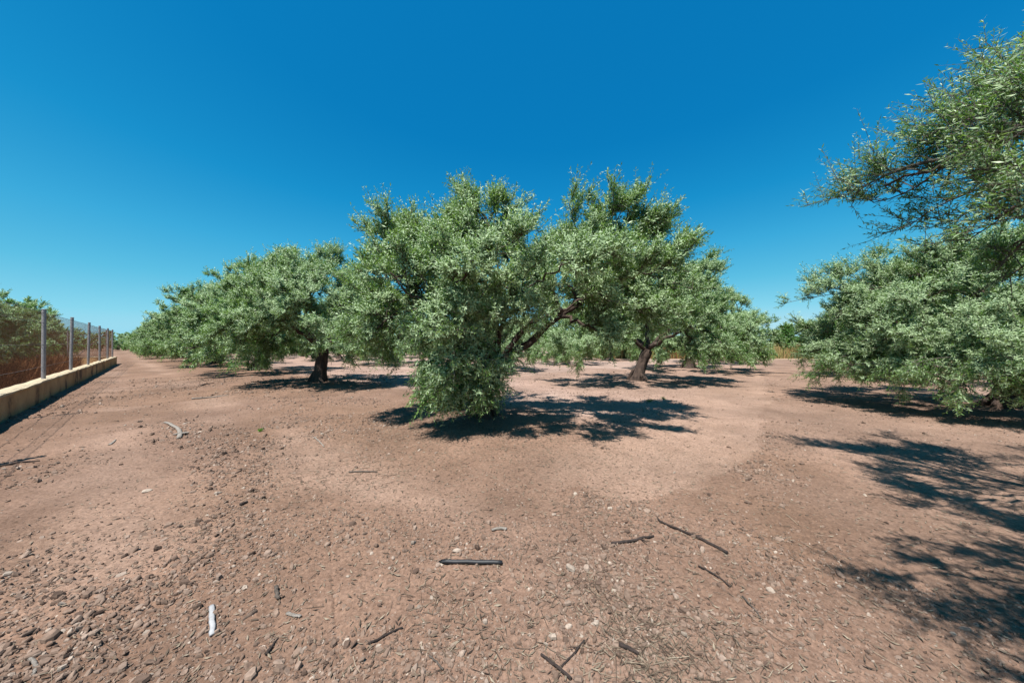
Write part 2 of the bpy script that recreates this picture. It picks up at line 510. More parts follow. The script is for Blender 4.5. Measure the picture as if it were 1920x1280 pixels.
def wall_material():
    m, nt, b = new_mat('stained_render'); L = nt.links.new
    tc = nt.nodes.new('ShaderNodeTexCoord')
    mp = nt.nodes.new('ShaderNodeMapping'); mp.inputs['Scale'].default_value = (0.8, 0.8, 0.6)
    L(tc.outputs['Object'], mp.inputs['Vector'])
    n1 = N(nt, 'ShaderNodeTexNoise', Scale=1.6, Detail=6.0, Roughness=0.6)
    L(mp.outputs[0], n1.inputs['Vector'])
    rp = ramp(nt, [(0.36, (0.09, 0.05, 0.025)), (0.44, (0.33, 0.19, 0.085)), (0.62, (0.45, 0.28, 0.135)), (0.8, (0.48, 0.33, 0.18))])
    L(n1.outputs['Fac'], rp.inputs['Fac'])
    n2 = N(nt, 'ShaderNodeTexNoise', Scale=25.0, Detail=6.0, Roughness=0.7)
    L(tc.outputs['Object'], n2.inputs['Vector'])
    r2 = ramp(nt, [(0.3, (0.8, 0.8, 0.8)), (0.7, (1.12, 1.12, 1.12))])
    L(n2.outputs['Fac'], r2.inputs['Fac'])
    mx = nt.nodes.new('ShaderNodeMix'); mx.data_type = 'RGBA'; mx.blend_type = 'MULTIPLY'; mx.inputs['Factor'].default_value = 1.0
    L(rp.outputs['Color'], mx.inputs['A']); L(r2.outputs['Color'], mx.inputs['B'])
    L(mx.outputs['Result'], b.inputs['Base Color'])
    bp = nt.nodes.new('ShaderNodeBump'); bp.inputs['Strength'].default_value = 0.5; bp.inputs['Distance'].default_value = 0.02
    L(n2.outputs['Fac'], bp.inputs['Height']); L(bp.outputs[0], b.inputs['Normal'])
    b.inputs['Roughness'].default_value = 0.9
    return m
M['wall'] = wall_material()
M['coping'] = plain('pale_coping', (0.3956, 0.3225, 0.2150), 0.9, 0, 0.3, 7, 0.4)

# ------------------------------------------------------------------ ground
def soil_color(x, y):
    brown = np.array((0.320, 0.215, 0.158))
    pink = np.array((0.46, 0.335, 0.275))
    ochre = np.array((0.265, 0.172, 0.116))
    compact = np.array((0.400, 0.285, 0.218))
    pale = np.array((0.54, 0.43, 0.37))
    c = np.broadcast_to(brown, x.shape + (3,)).copy()
    def mixin(col, w):
        nonlocal c
        w = np.clip(w, 0, 1)[..., None]
        c = c * (1 - w) + col * w
    s = (x - TREE_C[0]) * PH[0] + (y - TREE_C[1]) * PH[1]     # across the left lane
    t = (x - TREE_C[0]) * VH[0] + (y - TREE_C[1]) * VH[1]
    w = (x - TREE_C[0]) * VH[1] - (y - TREE_C[1]) * VH[0]     # across the right lane
    nz = fbm(x * 0.35, y * 0.35, 4, 91)
    mixin(ochre, (1 - sstep(-3.5, 0.5, x)) * 0.6 * sstep(0.3, 0.7, nz + 0.1))
    mixin(pink, sstep(0.2, 2.4, s + 2.2 * (nz - 0.5)) * (1 - sstep(-0.5, 1.5, w - 3 + 2 * (nz - .5))))
    mixin(compact * 0.97, 0.55 * sstep(-1.0, 5.0, x + 0.3 * y - 3) * (0.4 + 1.0 * nz))
    mixin(pink, 0.75 * sstep(1, 3, w - 7.0 + (nz - .5) * 2))
    mixin(compact * 1.07, 0.9 * track_mask(x, y) * (0.5 + nz))
    mixin(np.array((0.52, 0.41, 0.28)), np.exp(-((y - 32.3) / 0.9) ** 2) * sstep(8, 14, x))
    mixin(np.array((0.33, 0.22, 0.12)), sstep(33, 35, y) * sstep(5, 12, x))
    # darker clods along the edge of the track
    for (bx, by, br) in ((2.5, 3.1, 0.5), (2.15, 2.5, 0.4), (3.6, 4.3, 0.5)):
        mixin(ochre, 0.55 * np.exp(-((x - bx) ** 2 + (y - by) ** 2) / (br * br)))
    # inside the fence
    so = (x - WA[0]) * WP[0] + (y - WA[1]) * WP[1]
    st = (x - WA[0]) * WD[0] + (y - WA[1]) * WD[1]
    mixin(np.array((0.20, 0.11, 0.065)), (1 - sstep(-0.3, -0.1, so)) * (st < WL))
    mixin(pale, 0.60 * sstep(0.5, 2.0, s + 1.5 * (nz - .5)) * (1 - sstep(-1.0, 1.0, w - 2.0)) * sstep(0.42, 0.62, fbm(x * 0.22, y * 0.22, 3, 95)))
    pt = fbm(x * 0.9, y * 0.9, 4, 97)[..., None]
    c = c * (0.70 + 0.60 * pt)
    return c * np.array((0.565, 0.540, 0.548))

def build_ground():
    dense = np.arange(-72, 72.01, 0.19)
    coarse = np.arange(74, 286.1, 4.0)
    th = np.radians(np.concatenate([dense, coarse]))
    n1 = 860
    rr = 0.9 * np.exp(np.linspace(0, math.log(60 / 0.9), n1))
    rr = np.concatenate([rr, 60 * np.exp(np.linspace(0.03, math.log(1500 / 60), 60))])
    T, Rr = np.meshgrid(th, rr)
    x = Rr * np.sin(T); y = Rr * np.cos(T)
    z = ground_h(x, y)
    nth = len(th); nr = len(rr)
    v = np.stack([x, y, z], -1).reshape(-1, 3)
    v = np.vstack([v, [[0, 0, 0]]])
    i = np.arange(nr - 1)[:, None] * nth + np.arange(nth)[None]
    j = np.arange(nr - 1)[:, None] * nth + (np.arange(nth)[None] + 1) % nth
    q = np.stack([i, i + nth, j + nth, j], -1).reshape(-1, 4)
    k = np.arange(nth); t = np.stack([k, (k + 1) % nth, np.full(nth, nr * nth)], -1)
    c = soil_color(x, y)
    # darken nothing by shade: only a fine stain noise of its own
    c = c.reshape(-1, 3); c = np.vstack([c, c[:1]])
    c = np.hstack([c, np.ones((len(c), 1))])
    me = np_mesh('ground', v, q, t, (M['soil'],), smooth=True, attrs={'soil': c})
    o = add_obj('ground', me)
    tag(o, 'dry stony reddish brown orchard soil', 'ground', kind='structure')
build_ground()

# ------------------------------------------------------------------ gravel, chips and litter
def scatter_points(rng, n, rmin, rmax, amin=-66, amax=66, power=1.0):
    r = rmin * (rmax / rmin) ** (rng.random(n) ** power)
    a = np.radians(rng.uniform(amin, amax, n))
    return r * np.sin(a), r * np.cos(a)

def build_gravel():
    rng = np.random.default_rng(5)
    n = 260000
    x, y = scatter_points(rng, n, 1.1, 22.0, power=1.0)
    rg_ = roughness(x, y)
    clump = fbm(x * 1.6, y * 1.6, 3, 133)
    keep = rng.random(n) < np.clip(0.12 + 1.0 * rg_ * sstep(0.30, 0.68, clump) , 0, 1)
    x = x[keep]; y = y[keep]; n = len(x)
    rg_ = rg_[keep]
    r = np.hypot(x, y)
    size = np.exp(rng.normal(math.log(0.0050), 0.60, n)) * (0.72 + 0.66 * rg_)
    big = rng.random(n) < 0.006
    size[big] *= 2.0
    size = np.clip(size, 0.0025, 0.034) * (1 + 0.08 * np.clip(r - 4, 0, 10))
    ok = (x - WA[0]) * WP[0] + (y - WA[1]) * WP[1] > 0.03
    x = x[ok]; y = y[ok]; size = size[ok]; n = len(x)
    z = ground_h(x, y)
    K = 6
    ang = (np.arange(K)[None] + rng.uniform(-0.33, 0.33, (n, K))) / K * 2 * math.pi
    rad = size[:, None] * rng.uniform(0.65, 1.15, (n, K))
    asp = rng.uniform(0.5, 1.0, n)[:, None]
    lx = np.cos(ang) * rad; ly = np.sin(ang) * rad * asp
    yaw = rng.uniform(0, 6.28, n)[:, None]
    X = lx * np.cos(yaw) - ly * np.sin(yaw); Y = lx * np.sin(yaw) + ly * np.cos(yaw)
    hgt = size * rng.uniform(0.25, 0.75, n)
    tx = rng.normal(0, 0.28, n)[:, None]; ty = rng.normal(0, 0.28, n)[:, None]
    def ring(sc, zz):
        return np.stack([x[:, None] + X * sc, y[:, None] + Y * sc, z[:, None] + zz[:, None] + X * tx + Y * ty], -1)
    low = ring(1.0, -0.35 * hgt); mid = ring(1.0, 0.45 * hgt); top = ring(rng.uniform(0.6, .85, (n, 1)), hgt)
    v = np.concatenate([low, mid, top], 1)            # n, 18, 3
    b = (np.arange(n) * 3 * K)[:, None]
    k = np.arange(K)[None]; k2 = (np.arange(K)[None] + 1) % K
    q = np.concatenate([np.stack([b + k, b + k2, b + K + k2, b + K + k], -1),
                        np.stack([b + K + k, b + K + k2, b + 2 * K + k2, b + 2 * K + k], -1)], 1).reshape(-1, 4)
    c = b[:, 0] + 2 * K
    qt = np.concatenate([np.stack([c, c + 1, c + 2, c + 3], -1), np.stack([c, c + 3, c + 4, c + 5], -1)])
    q = np.vstack([q, qt])
    tint = np.clip(rng.normal(0.45, 0.2, n), 0, 1)
    tint[rng.random(n) < 0.03] = 0.95
    me = np_mesh('gravel', v.reshape(-1, 3), q, None, (M['stone'],), attrs={'tint': np.repeat(tint, 3 * K)})
    o = add_obj('gravel', me)
    tag(o, 'flat reddish slate chips and gravel strewn over the soil', 'gravel', kind='stuff')
build_gravel()

def build_litter():
    rng = np.random.default_rng(8)
    g = Geo()
    # thin dry stems
    n = 3800
    x, y = scatter_points(rng, n, 1.1, 12.0)
    cl = fbm(x * 1.1, y * 1.1, 3, 200)
    keep = rng.random(n) < 0.15 + 0.85 * sstep(0.42, 0.66, cl)
    x, y = x[keep], y[keep]; n = len(x)
    for (qx, qy, k_, sg) in ((1190, 1190, 260, 0.13), (1240, 1240, 220, 0.11), (1340, 1200, 160, 0.15), (1090, 960, 160, 0.20), (1110, 1110, 140, 0.14), (850, 1130, 120, 0.18), (700, 880, 200, 0.35), (380, 1000, 120, 0.25), (590, 900, 160, 0.3)):
        c_ = at(qx, qy)
        x = np.concatenate([x, c_[0] + rng.normal(0, sg, k_)]); y = np.concatenate([y, c_[1] + rng.normal(0, sg, k_)])
    n = len(x)
    L_ = np.exp(rng.normal(math.log(0.055), 0.5, n)); a = rng.uniform(0, 6.28, n)
    bend = rng.normal(0, 0.18, n)
    P = []
    for tt in (-0.5, 0.0, 0.5):
        px = x + np.cos(a) * L_ * tt - np.sin(a) * L_ * bend * (0.25 - tt * tt)
        py = y + np.sin(a) * L_ * tt + np.cos(a) * L_ * bend * (0.25 - tt * tt)
        P.append(np.stack([px, py, ground_h(px, py) + 0.004 + rng.uniform(0, 0.008, n)], -1))
    P = np.stack(P, 1)
    rad = np.repeat(rng.uniform(0.0007, 0.0024, n)[:, None], 3, 1) * np.array((1, 0.9, 0.5))
    tubes(g, P, rad, 0, np.repeat(rng.random(n), 9))
    # fallen olive leaves, thickest under the trees
    parts = [scatter_points(rng, 6500, 1.1, 11.0)]
    for (tx, ty) in TREE_XY:
        if math.hypot(tx, ty) < 17:
            k = 14000 if math.hypot(tx, ty) < 9 else 7000
            parts.append((tx + rng.normal(0, 1.6, k), ty + rng.normal(0, 1.6, k)))
    x = np.concatenate([p[0] for p in parts]); y = np.concatenate([p[1] for p in parts])
    n = len(x)
    a = rng.uniform(0, 6.28, n); L_ = rng.uniform(0.03, 0.06, n); w = L_ * rng.uniform(0.13, 0.24, n)
    z = ground_h(x, y) + 0.003
    dx, dy = np.cos(a), np.sin(a)
    tl = rng.normal(0, 0.16, (2, n))
    def pt(u, s):
        X = x + dx * L_ * u - dy * w * s; Y = y + dy * L_ * u + dx * w * s
        return np.stack([X, Y, z + np.abs(u * L_ * tl[0]) + s * w * tl[1] + 0.003], -1)
    v = np.stack([pt(-0.5, 0), pt(0, -0.5), pt(0.5, 0), pt(0, 0.5)], 1)
    q = (np.arange(n) * 4)[:, None] + np.arange(4)[None]
    g.add(v.reshape(-1, 3), q, None, np.repeat(np.clip(rng.normal(0.55, 0.25, n), 0, 1), 4))
    o = add_obj('leaf_litter', g.mesh('leaf_litter', (M['litter'],)))
    tag(o, 'dry fallen leaves and thin straw scattered over the soil', 'litter', kind='stuff')
build_litter()

# ------------------------------------------------------------------ olive trees
def make_tree_meshes(name, seed, lobes, fork=(0.1, 0.0, 1.0), trunk_r=0.21, nsub=18, ntert=7, nshoot=7, nleaf=22,
                     leaf_len=0.058, leaf_w=0.25, extra_limbs=(), droop_z=1.15, leafmat='leaf', shell=(0.3, 1.0), shoot_len=0.235, n_main=5):
    rng = np.random.default_rng(seed)
    gt = Geo(); gc = Geo()
    fork = np.array(fork, float)
    # trunk
    k = 9
    tpts = bez(np.array((0, 0, -0.15)), np.array((fork[0] * 0.1 + rng.normal(0, .05), fork[1] * 0.1, fork[2] * 0.5)), fork, k)
    trad = trunk_r * np.array([1.75, 1.35, 1.12, 1.0, 0.95, 0.92, 0.92, 0.98, 0.9])
    sweep(gt, tpts, trad, 14, 0.16, rng, True)
    # gnarled knots round the foot
    for q_ in range(4):
        a = rng.uniform(0, 6.28); rr = trunk_r * 1.15
        p0 = np.array((math.cos(a) * rr * 1.7, math.sin(a) * rr * 1.7, -0.12)); p2 = np.array((math.cos(a) * rr * 0.5, math.sin(a) * rr * 0.5, 0.45))
        sweep(gt, bez(p0, (p0 + p2) / 2 + np.array((math.cos(a), math.sin(a), 0)) * 0.04, p2, 6), np.linspace(0.11, 0.05, 6), 7, 0.15, rng)
    subs = []   # sub-branch curves
    # a few main limbs; every other bough springs from the nearest of them
    angs = [math.atan2(l[1] - fork[1], l[0] - fork[0]) for l in lobes]
    order_ = sorted(range(len(lobes)), key=lambda q: -(lobes[q][3] * lobes[q][4] * lobes[q][5]) * (1 if 1.8 < lobes[q][2] < 3.9 else 0.3))
    mains = []
    for q in order_:
        if len(mains) >= n_main: break
        if all(abs((angs[q] - angs[p] + math.pi) % (2 * math.pi) - math.pi) > 0.85 for p in mains): mains.append(q)
    curves = {}
    seq = mains + [q for q in range(len(lobes)) if q not in mains]
    for li in seq:
        lb = lobes[li]
        c = np.array(lb[:3], float); rad = np.array(lb[3:6], float); dens = lb[6] if len(lb) > 6 else 1.0
        if li in mains:
            start = fork; r0 = trunk_r * 0.44 * rng.uniform(0.85, 1.1)
            up = 0.30
        else:
            best = None
            for mk in mains:
                for t_ in (4, 6, 8, 11):
                    p_ = curves[mk][0][t_]
                    dd = np.linalg.norm(p_ - c) + 0.25 * t_ / 11 + (1.2 if p_[2] > c[2] + 0.9 else 0)
                    if best is None or dd < best[0]: best = (dd, p_, curves[mk][1][t_])
            start = best[1]; r0 = min(best[2] * 0.75, 0.05)
            up = 0.12
        mid = (start + c) / 2 + np.array((0, 0, up)) + rng.normal(0, 0.14, 3)
        limb = bez(start, mid, c, 14) + np.vstack([np.zeros(3), rng.normal(0, 0.03, (12, 3)), np.zeros(3)])
        lr = np.linspace(r0, 0.018, 14) if li in mains else np.linspace(r0, 0.012, 14)
        curves[li] = (limb, lr)
        sweep(gt, limb, lr, 9, 0.10, rng)
        vol = (rad[0] * rad[1] * rad[2]) ** (1 / 3)
        m = max(5, int(nsub * dens * (vol / 1.25) ** 2))
        for s in range(m):
            d = nrm(rng.normal(0, 1, 3)); rr = rng.uniform(*shell)
            e = c + d * rad * rr + rng.normal(0, 0.16, 3) * (1.0, 1.0, 0.8)
            if e[2] < 0.45: e[2] = 0.45 + rng.random() * 0.35
            t0 = rng.uniform(0.6, 1.0)
            b = limb[int(t0 * 13)]
            md = (b + e) / 2 + np.array((0, 0, 0.15)) + rng.normal(0, 0.09, 3)
            cv = bez(b, md, e, 6)
            subs.append(cv)
            sweep(gt if s % 3 == 0 else gc, cv, np.linspace(0.011, 0.005, 6), 5, 0.0, None, False, mat=0 if s % 3 == 0 else 1)
    for (pts, r0, r1) in extra_limbs:
        pts = np.array(pts, float)
        sweep(gt, bez(pts[0], pts[1], pts[2], 14) + np.vstack([np.zeros(3), rng.normal(0, 0.02, (12, 3)), np.zeros(3)]), np.linspace(r0, r1, 14), 10, 0.10, rng)
    subs = np.array(subs)                      # S,6,3
    S = len(subs)
    centre = np.array((np.mean([l[0] for l in lobes]), np.mean([l[1] for l in lobes]), 2.3))
    # tertiary twigs
    Tn = S * ntert
    si = np.repeat(np.arange(S), ntert)
    tt = rng.uniform(0.35, 1.0, Tn) ** 0.8
    fi = tt * 5; i0 = np.clip(fi.astype(int), 0, 4); fr = (fi - i0)[:, None]
    base = subs[si, i0] * (1 - fr) + subs[si, i0 + 1] * fr
    bd = nrm(subs[si, i0 + 1] - subs[si, i0])
    out = nrm(base - centre)
    gd = np.where(base[:, 2:3] > droop_z, 0.60, -0.30) * np.array((0, 0, 1.0))
    d = nrm(rng.normal(0, 0.75, (Tn, 3)) + bd * 0.7 + out * 0.55 + gd)
    L_ = rng.uniform(0.15, 0.42, Tn)[:, None]
    tip = base + d * L_ + np.array((0, 0, -0.05)) * (L_ / 0.4)
    tip[:, 2] = np.maximum(tip[:, 2], 0.28)
    P = np.stack([base, (base + tip) / 2 + np.array((0, 0, 0.02)), tip], 1)
    tubes(gc, P, np.repeat(np.array((0.006, 0.0045, 0.003))[None], Tn, 0), 1, 0.5)
    # shoots
    Nn = Tn * nshoot
    ti = np.repeat(np.arange(Tn), nshoot)
    u = rng.uniform(0.1, 1.0, Nn)[:, None]
    sb = base[ti] * (1 - u) + tip[ti] * u
    out = nrm(sb - centre)
    hz = sb[:, 2:3]
    gd = np.clip((hz - droop_z) * 0.8, -0.30, 0.80) * np.array((0, 0, 1.0))
    sd = nrm(rng.normal(0, 0.62, (Nn, 3)) + d[ti] * 0.6 + out * 0.35 + gd)
    SL = (shoot_len * rng.uniform(0.5, 1.3, Nn))[:, None] * (1 + 0.75 * np.clip(hz - 2.4, 0, 1) * (rng.random((Nn, 1)) < 0.35))
    sag = np.where(hz < droop_z, 0.16, 0.05) * SL
    stip = sb + sd * SL + np.array((0, 0, -1.0)) * sag
    stip[:, 2] = np.maximum(stip[:, 2], 0.12)
    smid = sb + sd * SL * 0.5 + np.array((0, 0, -1.0)) * sag * 0.25
    tubes(gc, np.stack([sb, smid, stip], 1), np.repeat(np.array((0.0026, 0.002, 0.0012))[None], Nn, 0), 1, 0.5)
    # leaves
    Ln = Nn * nleaf
    idx = np.repeat(np.arange(Nn), nleaf)
    order = np.tile(np.arange(nleaf), Nn)
    f = ((order // 2) + 0.5 + rng.uniform(-0.3, 0.3, Ln)) / ((nleaf + 1) // 2)
    f = np.clip(f * 0.92 + 0.1, 0, 1)[:, None]
    p = (1 - f) ** 2 * sb[idx] + 2 * f * (1 - f) * (2 * smid - 0.5 * sb - 0.5 * stip)[idx] + f * f * stip[idx]
    ax = nrm(nrm(stip - sb)[idx] + rng.normal(0, 0.22, (Ln, 3)))
    a, b = frames(ax)
    ph = (order // 2) * (math.pi / 2) + (order % 2) * math.pi + rng.normal(0, 0.35, Ln)
    rd = np.cos(ph)[:, None] * a + np.sin(ph)[:, None] * b
    spread = rng.uniform(0.45, 1.35, Ln)[:, None]
    ld_ = nrm(ax * np.cos(spread) + rd * np.sin(spread) + np.array((0, 0, -0.08)))
    nn = nrm(ax - ld_ * np.sum(ax * ld_, -1, keepdims=True))
    sd_ = np.cross(nn, ld_)
    ll = (leaf_len * rng.uniform(0.65, 1.15, Ln))[:, None]
    ww = ll * leaf_w * rng.uniform(0.8, 1.15, Ln)[:, None] * 0.5
    v = np.stack([p, p + ld_ * ll * 0.45 + sd_ * ww, p + ld_ * ll, p + ld_ * ll * 0.45 - sd_ * ww], 1)
    # tint: mostly by shoot, so whole sprays differ a little
    tn = np.clip(rng.normal(0.42, 0.24, Nn)[idx] + rng.normal(0, 0.2, Ln), 0, 0.9)
    tn[rng.random(Ln) < 0.006] = 1.0
    qd = (np.arange(Ln) * 4)[:, None] + np.arange(4)[None]
    gc.add(v.reshape(-1, 3), qd, None, np.repeat(tn, 4), 0)
    mt = gt.mesh(name + '_trunk', (M['bark'], M['twig']), smooth=True)
    mc = gc.mesh(name + '_crown', (M[leafmat], M['twig']))
    return mt, mc

def generic_lobes(seed, rx=3.1, top=4.7, n=8, low=True):
    rng = np.random.default_rng(seed)
    out = []
    a0 = rng.random() * 6.28
    for k in range(n):
        a = a0 + (k + rng.uniform(-0.25, 0.25)) / n * 2 * math.pi
        r = (rx - 1.15) * rng.uniform(0.9, 1.12)
        out.append((math.cos(a) * r, math.sin(a) * r, rng.uniform(1.9, 2.5), 1.15, 1.15, rng.uniform(1.1, 1.35)))
        if low:
            a += 0.3
            out.append((math.cos(a) * r * 1.12, math.sin(a) * r * 1.12, rng.uniform(0.85, 1.2), 0.9, 0.9, 0.8, 1.2 if k % 3 else 0.6))
    for k in range(4):
        a = a0 + k * 1.57 + rng.uniform(-0.4, 0.4); r = rng.uniform(0.7, 1.2)
        out.append((math.cos(a) * r, math.sin(a) * r, top - rng.uniform(1.1, 1.6), 1.1, 1.1, 1.15))
    a = rng.random() * 6.28
    out.append((math.cos(a) * 0.9, math.sin(a) * 0.9, top - 0.75, 0.75, 0.75, 0.75, 1.0))
    a = rng.random() * 6.28
    out.append((math.cos(a) * 1.6, math.sin(a) * 1.6, top - 0.95, 0.7, 0.7, 0.7, 1.0))
    return out

def place_tree(meshes, loc, rz=0.0, sc=1.0, label='', group=None, name='olive_tree', cat='olive tree', scz=None):
    x, y = float(loc[0]), float(loc[1])
    root = empty(name, (x, y, gz(x, y) - 0.02), rz)
    root.scale = (sc, sc, scz if scz else sc)
    tag(root, label, cat, group)
    add_obj('trunk', meshes[0], root)
    add_obj('crown', meshes[1], root)
    return root

# --- the corner tree in the middle
lobesC = [(-1.6, -0.1, 2.75, 0.95, 1.1, 1.15), (-1.85, 0.2, 3.55, 0.85, 0.8, 0.80, 0.9), (-1.15, 0.2, 3.75, 0.75, 0.7, 0.65, 0.8),
          (-0.1, -0.2, 3.3, 0.80, 0.9, 1.1), (0.15, -0.3, 4.05, 0.80, 0.7, 0.75, 0.9), (-0.5, 0.1, 3.95, 0.75, 0.7, 0.7, 0.8), (0.85, 0.0, 3.65, 0.75, 0.6, 0.65, 0.8),
          (1.2, 0.3, 2.8, 0.70, 0.9, 0.80), (3.05, 0.2, 3.1, 1.15, 1.2, 1.20), (2.7, -0.1, 4.05, 0.95, 0.80, 0.70, 0.9), (3.55, 0.2, 3.9, 0.80, 0.75, 0.70, 0.9), (2.1, 0.1, 3.75, 0.8, 0.7, 0.7, 0.8),
          (4.05, 0.2, 2.9, 0.75, 0.9, 0.90), (1.95, 0.0, 3.45, 0.6, 0.6, 0.6, 1.0), (3.2, -0.4, 2.1, 0.9, 0.7, 0.6, 0.9),
          (0.3, 1.7, 2.6, 1.4, 1.0, 1.0, 0.45), (-1.2, 1.3, 2.3, 1.0, 1.0, 1.0, 0.5), (2.2, 1.5, 2.6, 1.1, 0.9, 1.0, 0.45),
          (-0.35, -1.2, 1.45, 0.80, 0.50, 0.90, 1.6), (-0.5, -1.3, 0.95, 0.6, 0.4, 0.45, 1.5), (-0.62, -1.4, 2.3, 0.7, 0.7, 0.7), (0.05, -1.0, 0.85, 0.55, 0.40, 0.48, 1.6), (-0.3, -1.15, 0.72, 0.55, 0.35, 0.35, 1.5), (0.45, -0.9, 1.2, 0.5, 0.4, 0.5, 1.5),
          (0.9, -1.3, 2.5, 0.85, 0.8, 0.7), (-1.7, -0.9, 1.8, 0.7, 0.65, 0.65), (2.1, -1.2, 2.5, 0.75, 0.7, 0.7), (2.3, -0.5, 1.75, 0.6, 0.6, 0.5, 0.8), (-2.1, -0.1, 1.7, 0.7, 0.7, 0.6), (-0.7, -0.7, 3.0, 0.7, 0.7, 0.7), (0.2, 0.3, 3.5, 0.95, 0.8, 0.6, 0.9), (-1.1, 0.2, 3.35, 0.8, 0.8, 0.65, 0.9), (1.0, -0.75, 2.15, 0.5, 0.45, 0.5, 0.9), (1.35, 0.1, 3.35, 0.7, 0.7, 0.6, 0.9), (0.3, -1.1, 2.4, 0.7, 0.5, 0.6), (0.2, -2.2, 2.75, 0.8, 0.5, 0.4, 0.55), (1.7, -2.0, 2.8, 0.8, 0.5, 0.4, 0.55), (-1.2, -1.8, 2.6, 0.7, 0.5, 0.4, 0.55), (3.0, -1.5, 2.7, 0.8, 0.5, 0.5, 0.55)]
treeC = make_tree_meshes('corner', 101, lobesC, fork=(0.28, -0.05, 0.95), trunk_r=0.2, nsub=31, ntert=8, nshoot=10, nleaf=14, leaf_len=0.07, droop_z=1.45, leaf_w=0.26,
                         extra_limbs=[(((0.28, -0.05, 0.9), (0.75, -0.2, 1.7), (1.5, -0.25, 2.35)), 0.075, 0.035),
                                      (((0.9, -0.2, 1.9), (1.6, -0.3, 2.1), (2.3, -0.5, 2.5)), 0.045, 0.015)])
place_tree(treeC, TREES[(0, 0)] + np.array((-0.17, -0.1)), 0, 1.0, 'broad olive tree in the middle, its low branches hiding the trunk')

# --- the big tree whose boughs come in at the upper right
def rel(p, base=(6.4, 1.3)):
    return (p[0] - base[0], p[1] - base[1], p[2])
lobesF = []
for p in [((4.65, 3.6, 3.5), (0.45, 0.4, 0.4), 1.5), ((4.85, 3.45, 3.9), (0.4, 0.4, 0.28), 1.4), ((4.25, 3.7, 3.32), (0.3, 0.25, 0.15), 2.2),
          ((5.1, 3.25, 4.2), (0.35, 0.35, 0.35), 1.3), ((5.0, 3.3, 3.8), (0.5, 0.5, 0.5), 1.3), ((4.95, 3.5, 3.1), (0.65, 0.6, 0.55), 1.3), ((3.75, 2.2, 2.9), (0.4, 0.4, 0.45), 1.3),
          ((3.95, 2.35, 3.25), (0.4, 0.35, 0.3), 1.3), ((5.5, 3.4, 3.9), (0.9, 0.8, 0.9), 0.45), ((5.6, 3.6, 2.6), (0.7, 0.6, 0.6), 1.1), ((4.75, 3.2, 2.75), (0.5, 0.4, 0.4), 1.2), ((4.45, 2.8, 2.95), (0.35, 0.3, 0.35), 1.3),
          ((3.0, 1.15, 3.15), (0.65, 0.5, 0.5), 1.5), ((2.75, 0.5, 2.8), (0.55, 0.5, 0.5), 1.4), ((2.3, 0.95, 3.35), (0.45, 0.4, 0.4), 1.5), ((2.0, 0.35, 3.0), (0.45, 0.4, 0.4), 1.5), ((3.8, 1.4, 3.2), (0.6, 0.5, 0.5), 1.2), ((3.7, 1.0, 3.3), (0.9, 0.7, 0.8), 1.1), ((4.2, 0.0, 2.8), (1.1, 1.1, 1.0), 1.0),
          ((5.2, 1.9, 4.0), (1.0, 0.9, 1.0), 0.7), ((7.0, 2.8, 3.4), (1.4, 1.3, 1.4), 0.6), ((6.4, 1.0, 4.0), (1.4, 1.4, 1.0), 0.9),
          ((8.4, 1.3, 2.8), (1.3, 1.5, 1.3), 0.9), ((6.8, -0.8, 2.8), (1.5, 1.3, 1.3), 0.9)]:
    lobesF.append((*rel(p[0]), *p[1], p[2]))
treeF = make_tree_meshes('overhang', 202, lobesF, fork=(-0.3, 0.15, 1.1), trunk_r=0.26, nsub=21, ntert=6, nshoot=9, nleaf=14, leaf_len=0.056,
                         leaf_w=0.2, droop_z=1.5, extra_limbs=[])
place_tree(treeF, TREES[(-1, 0)], 0, 1.0, 'tall olive tree at the right edge, its leafy boughs reaching into the sky')

# --- the tree at the right
lobesE = []
for p in [((9.3, 7.9, 2.2), (1.2, 1.1, 1.2)), ((8.7, 8.6, 2.6), (0.8, 0.9, 0.9)), ((10.3, 6.4, 2.0), (1.2, 1.0, 1.1)), ((9.4, 6.1, 1.15), (0.9, 0.7, 0.65)),
          ((10.6, 5.7, 1.3), (0.9, 0.7, 0.8)), ((8.6, 7.3, 1.4), (0.75, 0.75, 0.75)), ((10.3, 7.6, 3.2), (1.3, 1.3, 1.0)), ((9.6, 8.7, 3.4), (0.6, 0.6, 0.55)),
          ((12.0, 6.2, 2.5), (1.3, 1.2, 1.3)), ((11.7, 8.0, 3.5), (1.3, 1.3, 1.0)), ((11.0, 10.2, 2.4), (1.5, 1.2, 1.3)), ((13.6, 8.0, 2.6), (1.5, 1.5, 1.3)),
          ((11.9, 5.3, 1.5), (0.9, 0.7, 0.8)), ((9.9, 5.5, 1.0), (0.8, 0.6, 0.6), 1.4), ((10.6, 5.3, 2.1), (0.9, 0.6, 0.8), 1.2), ((9.5, 6.6, 1.7), (0.9, 0.7, 0.7), 1.2), ((8.9, 7.8, 1.1), (0.8, 0.8, 0.7), 1.2), ((10.9, 5.2, 0.95), (0.8, 0.6, 0.6), 1.3), ((9.0, 6.7, 1.0), (0.8, 0.7, 0.6), 1.2), ((11.5, 5.0, 2.6), (1.0, 0.8, 1.0)), ((8.6, 8.6, 1.3), (0.7, 0.8, 0.7)), ((9.2, 9.6, 1.5), (0.9, 0.8, 0.8)), ((12.8, 9.8, 3.0), (1.2, 1.2, 1.1))]:
    lobesE.append((p[0][0] - 11.7, p[0][1] - 7.6, p[0][2], *p[1], *p[2:]))
treeE = make_tree_meshes('wide', 303, lobesE, fork=(-0.1, -0.1, 0.9), trunk_r=0.28, nsub=34, ntert=8, nshoot=10, nleaf=14, leaf_len=0.068,
                         extra_limbs=[(((0.0, -0.3, 1.0), (-0.5, -1.6, 1.5), (-1.6, -1.9, 1.75)), 0.07, 0.02)])
